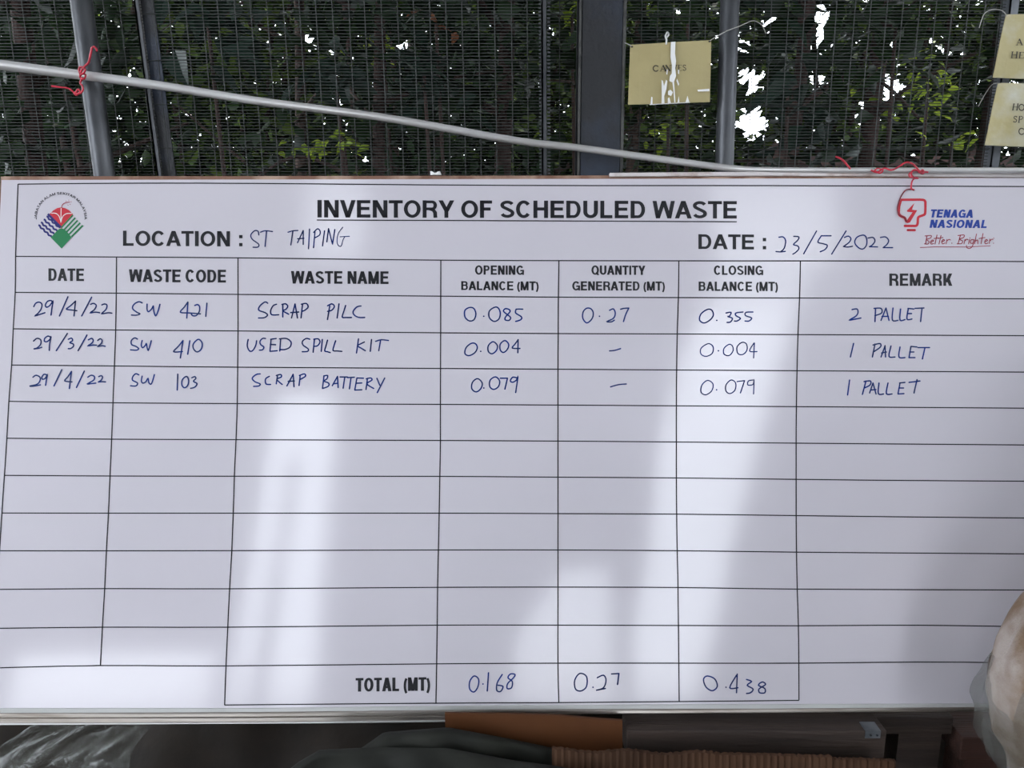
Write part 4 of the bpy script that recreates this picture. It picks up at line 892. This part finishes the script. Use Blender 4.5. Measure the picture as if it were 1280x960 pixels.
# nearer trees with visible trunks
tr = [('forest_tree', 'slender tree with a dark red-brown trunk left of the middle, beyond the fence', at(462,100,3.4), 3.4, .034, 'bark', 'leaf_dark', (1.0,.6,1.3), 1500, .085, .02),
 ('forest_tree', 'straight brown trunk tree just left of the thin joint post, beyond the fence', at(624,100,3.6), 3.6, .05, 'bark', 'leaf_dark', (1.1,.6,1.3), 1500, .08, 0),
 ('forest_tree', 'slender tree with pale mottled bark behind the left third of the fence', at(362,100,3.9), 3.9, .035, 'bark_pale', 'leaf_mid', (1.0,.6,1.2), 1500, .07, .03),
 ('forest_tree', 'dark tree behind the two left fence posts', at(40,100,3.2), 3.2, .05, 'bark', 'leaf_dark', (.9,.6,1.3), 1700, .09, -.1),
 ('forest_tree', 'thick dark trunk tree between the round post and the right signs', at(1085,100,3.8), 3.8, .055, 'bark', 'leaf_dark', (.9,.5,1.2), 900, .10, .03),
 ('forest_tree', 'leaning dark tree right of the round post, beyond the fence', at(985,100,3.5), 3.5, .04, 'bark', 'leaf_blue', (.7,.5,1.2), 750, .11, .06),
 ('forest_tree', 'bushy tree behind the wide steel column', at(790,100,4.0), 4.0, .04, 'bark_pale', 'leaf_mid', (1.1,.7,1.3), 1700, .06, 0),
 ('forest_tree', 'dark leafy tree behind the cream signs', at(1240,100,3.7), 3.7, .05, 'bark', 'leaf_dark', (.8,.6,1.3), 1300, .08, .0)]
for i, (nm, lb, c, Y, r, bk, lm, cr, nl, ls, ln) in enumerate(tr):
    tree(nm, lb, c.x, Y, 3.9, r, bk, lm, cr, nl, ls, 20+i, ln, group=None)
# shrubs with large single leaves
def leaf_mesh(sz):
    me = bpy.data.meshes.new('leaf'); me.from_pydata([(x*LW*sz, y*sz, z*sz) for x, y, z in LEAF], [], LF); me.update(); return me
def big_leaf_shrub(label, px, py, Y, n, sz, lm, seed, spread):
    g = random.Random(seed); c = at(px, py, Y); t = empty('leafy_shrub', (c.x, Y, 0), label, 'shrub')
    trunk(t, [(c.x, Y, 0), (c.x+.03, Y, c.z*.5), (c.x, Y, c.z)], .012, .006, M['bark'], 'stem')
    me = leaf_mesh(sz); me.materials.append(M[lm])
    for i in range(n):
        a = g.uniform(0, 2*pi); rr = abs(g.gauss(0, .55)); p = Vector((c.x+cos(a)*rr*spread[0], Y+g.uniform(-.2, .2), c.z+sin(a)*rr*spread[1]))
        if any(((p.x/p.y-gx)/rx)**2+(((p.z-1.6)/p.y-gz)/rz)**2 < 1.2 for gx, gz, rx, rz in GAPS): continue
        o = bpy.data.objects.new('leaf', me); COL.objects.link(o); o.parent = t; o.location = p-t.location
        o.rotation_euler = (g.gauss(-.35, .35), g.gauss(0, .45), g.uniform(0, 2*pi)); k_ = g.uniform(.7, 1.3); o.scale = (k_, k_, k_)
big_leaf_shrub('shrub with broad bluish leaves at the top left between the posts', 260, 30, 2.75, 42, .11, 'leaf_blue', 1, (.30, .16))
big_leaf_shrub('shrub with broad dark leaves left of the middle trunk', 420, 95, 2.95, 30, .10, 'leaf_blue', 2, (.22, .16))
big_leaf_shrub('shrub with broad dull green leaves right of the middle trunk', 530, 90, 2.85, 34, .10, 'leaf_blue', 3, (.22, .16))
big_leaf_shrub('shrub with large dark leaves right of the round post', 985, 110, 2.9, 26, .13, 'leaf_blue', 4, (.20, .20))
big_leaf_shrub('shrub with dark leaves behind the top of the CANVES sign', 860, 30, 2.8, 30, .10, 'leaf_dark', 5, (.22, .14))
big_leaf_shrub('small lime green shrub low behind the left middle of the fence', 430, 175, 3.0, 22, .045, 'leaf_lime', 6, (.12, .07))
big_leaf_shrub('small lime green shrub low beyond the right of the fence', 1190, 178, 3.0, 8, .06, 'leaf_lime', 7, (.06, .03))
big_leaf_shrub('bright lime twig left of the joint post, low behind the fence', 385, 185, 3.1, 30, .038, 'leaf_lime', 31, (.12, .05))
big_leaf_shrub('bright green twig at the top left of the steel column', 715, 18, 3.2, 14, .05, 'leaf_lime', 32, (.06, .05))
big_leaf_shrub('bright green twig under the CANVES sign', 835, 160, 3.3, 26, .04, 'leaf_lime', 33, (.15, .06))
big_leaf_shrub('bright green twig above the left middle of the pole', 480, 60, 3.6, 30, .04, 'leaf_lime', 34, (.35, .13))
big_leaf_shrub('sparse bright green shrub by the thick right trunk', 1160, 105, 3.3, 80, .042, 'leaf_lime', 8, (.20, .16))
big_leaf_shrub('shrub with a few withered orange leaves behind the middle', 545, 30, 3.0, 6, .05, 'leaf_brown', 9, (.12, .1))
big_leaf_shrub('shrub with dark broad leaves at the top right of the fence', 1120, 25, 3.0, 26, .10, 'leaf_dark', 10, (.25, .12))
# thickets further back close the view
hd = [(-4.6,6.2),(-3.2,5.6),(-1.9,6.0),(-.7,5.7),(.5,6.1),(1.75,6.6),(3.0,6.3),(4.4,6.0),(5.8,6.2),(7.4,6.0),(-6.2,6.0)]
hl = ['far left', 'second from the left', 'third from the left', 'left of the steel column', 'behind the steel column', 'right of the steel column', 'behind the plank screen', 'right of the plank screen', 'second from the right end', 'at the right end', 'at the left end']
for i, (x, y) in enumerate(hd):
    g = np.random.default_rng(90+i); t = empty('thicket', (x, y, 0), 'dense dark green thicket filling the background, '+hl[i], 'thicket', 'thickets closing the background')
    P = clump_centres(g, 7000, (x, y+.3, 2.2), (1.25, .9, 1.9)); P2 = np.stack([g.uniform(x-.95, x+.95, 9000), g.uniform(y+.2, y+1.6, 9000), g.uniform(.8, 4.6, 9000)], 1)
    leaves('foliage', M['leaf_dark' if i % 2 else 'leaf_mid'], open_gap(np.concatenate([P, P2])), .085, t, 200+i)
    for b in range(4):
        xx = x+g.uniform(-.8, .8); trunk(t, [(xx, y, 0), (xx+g.uniform(-.2, .2), y, 2), (xx+g.uniform(-.3, .3), y, 4)], .03, .015, M['bark'], 'stem')
# out-of-view canopy added to shade everything outside
for i, (x, y) in enumerate([(-3.5, 4.4), (-1, 4.8), (1.6, 4.6), (4.2, 4.5), (6.9, 4.7)]):
    g = np.random.default_rng(300+i); t = empty('canopy_tree', (x, y+3.4, 0), 'tall tree whose crown shades the thicket, '+['far left', 'left of centre', 'right of centre', 'second from the right', 'far right'][i], 'tree', 'tall shade trees')
    trunk(t, [(x, y+3.4, 0), (x+.1, y+3.2, 3), (x, y+1, 5), (x, y, 5.6)], .12, .05, M['bark'])
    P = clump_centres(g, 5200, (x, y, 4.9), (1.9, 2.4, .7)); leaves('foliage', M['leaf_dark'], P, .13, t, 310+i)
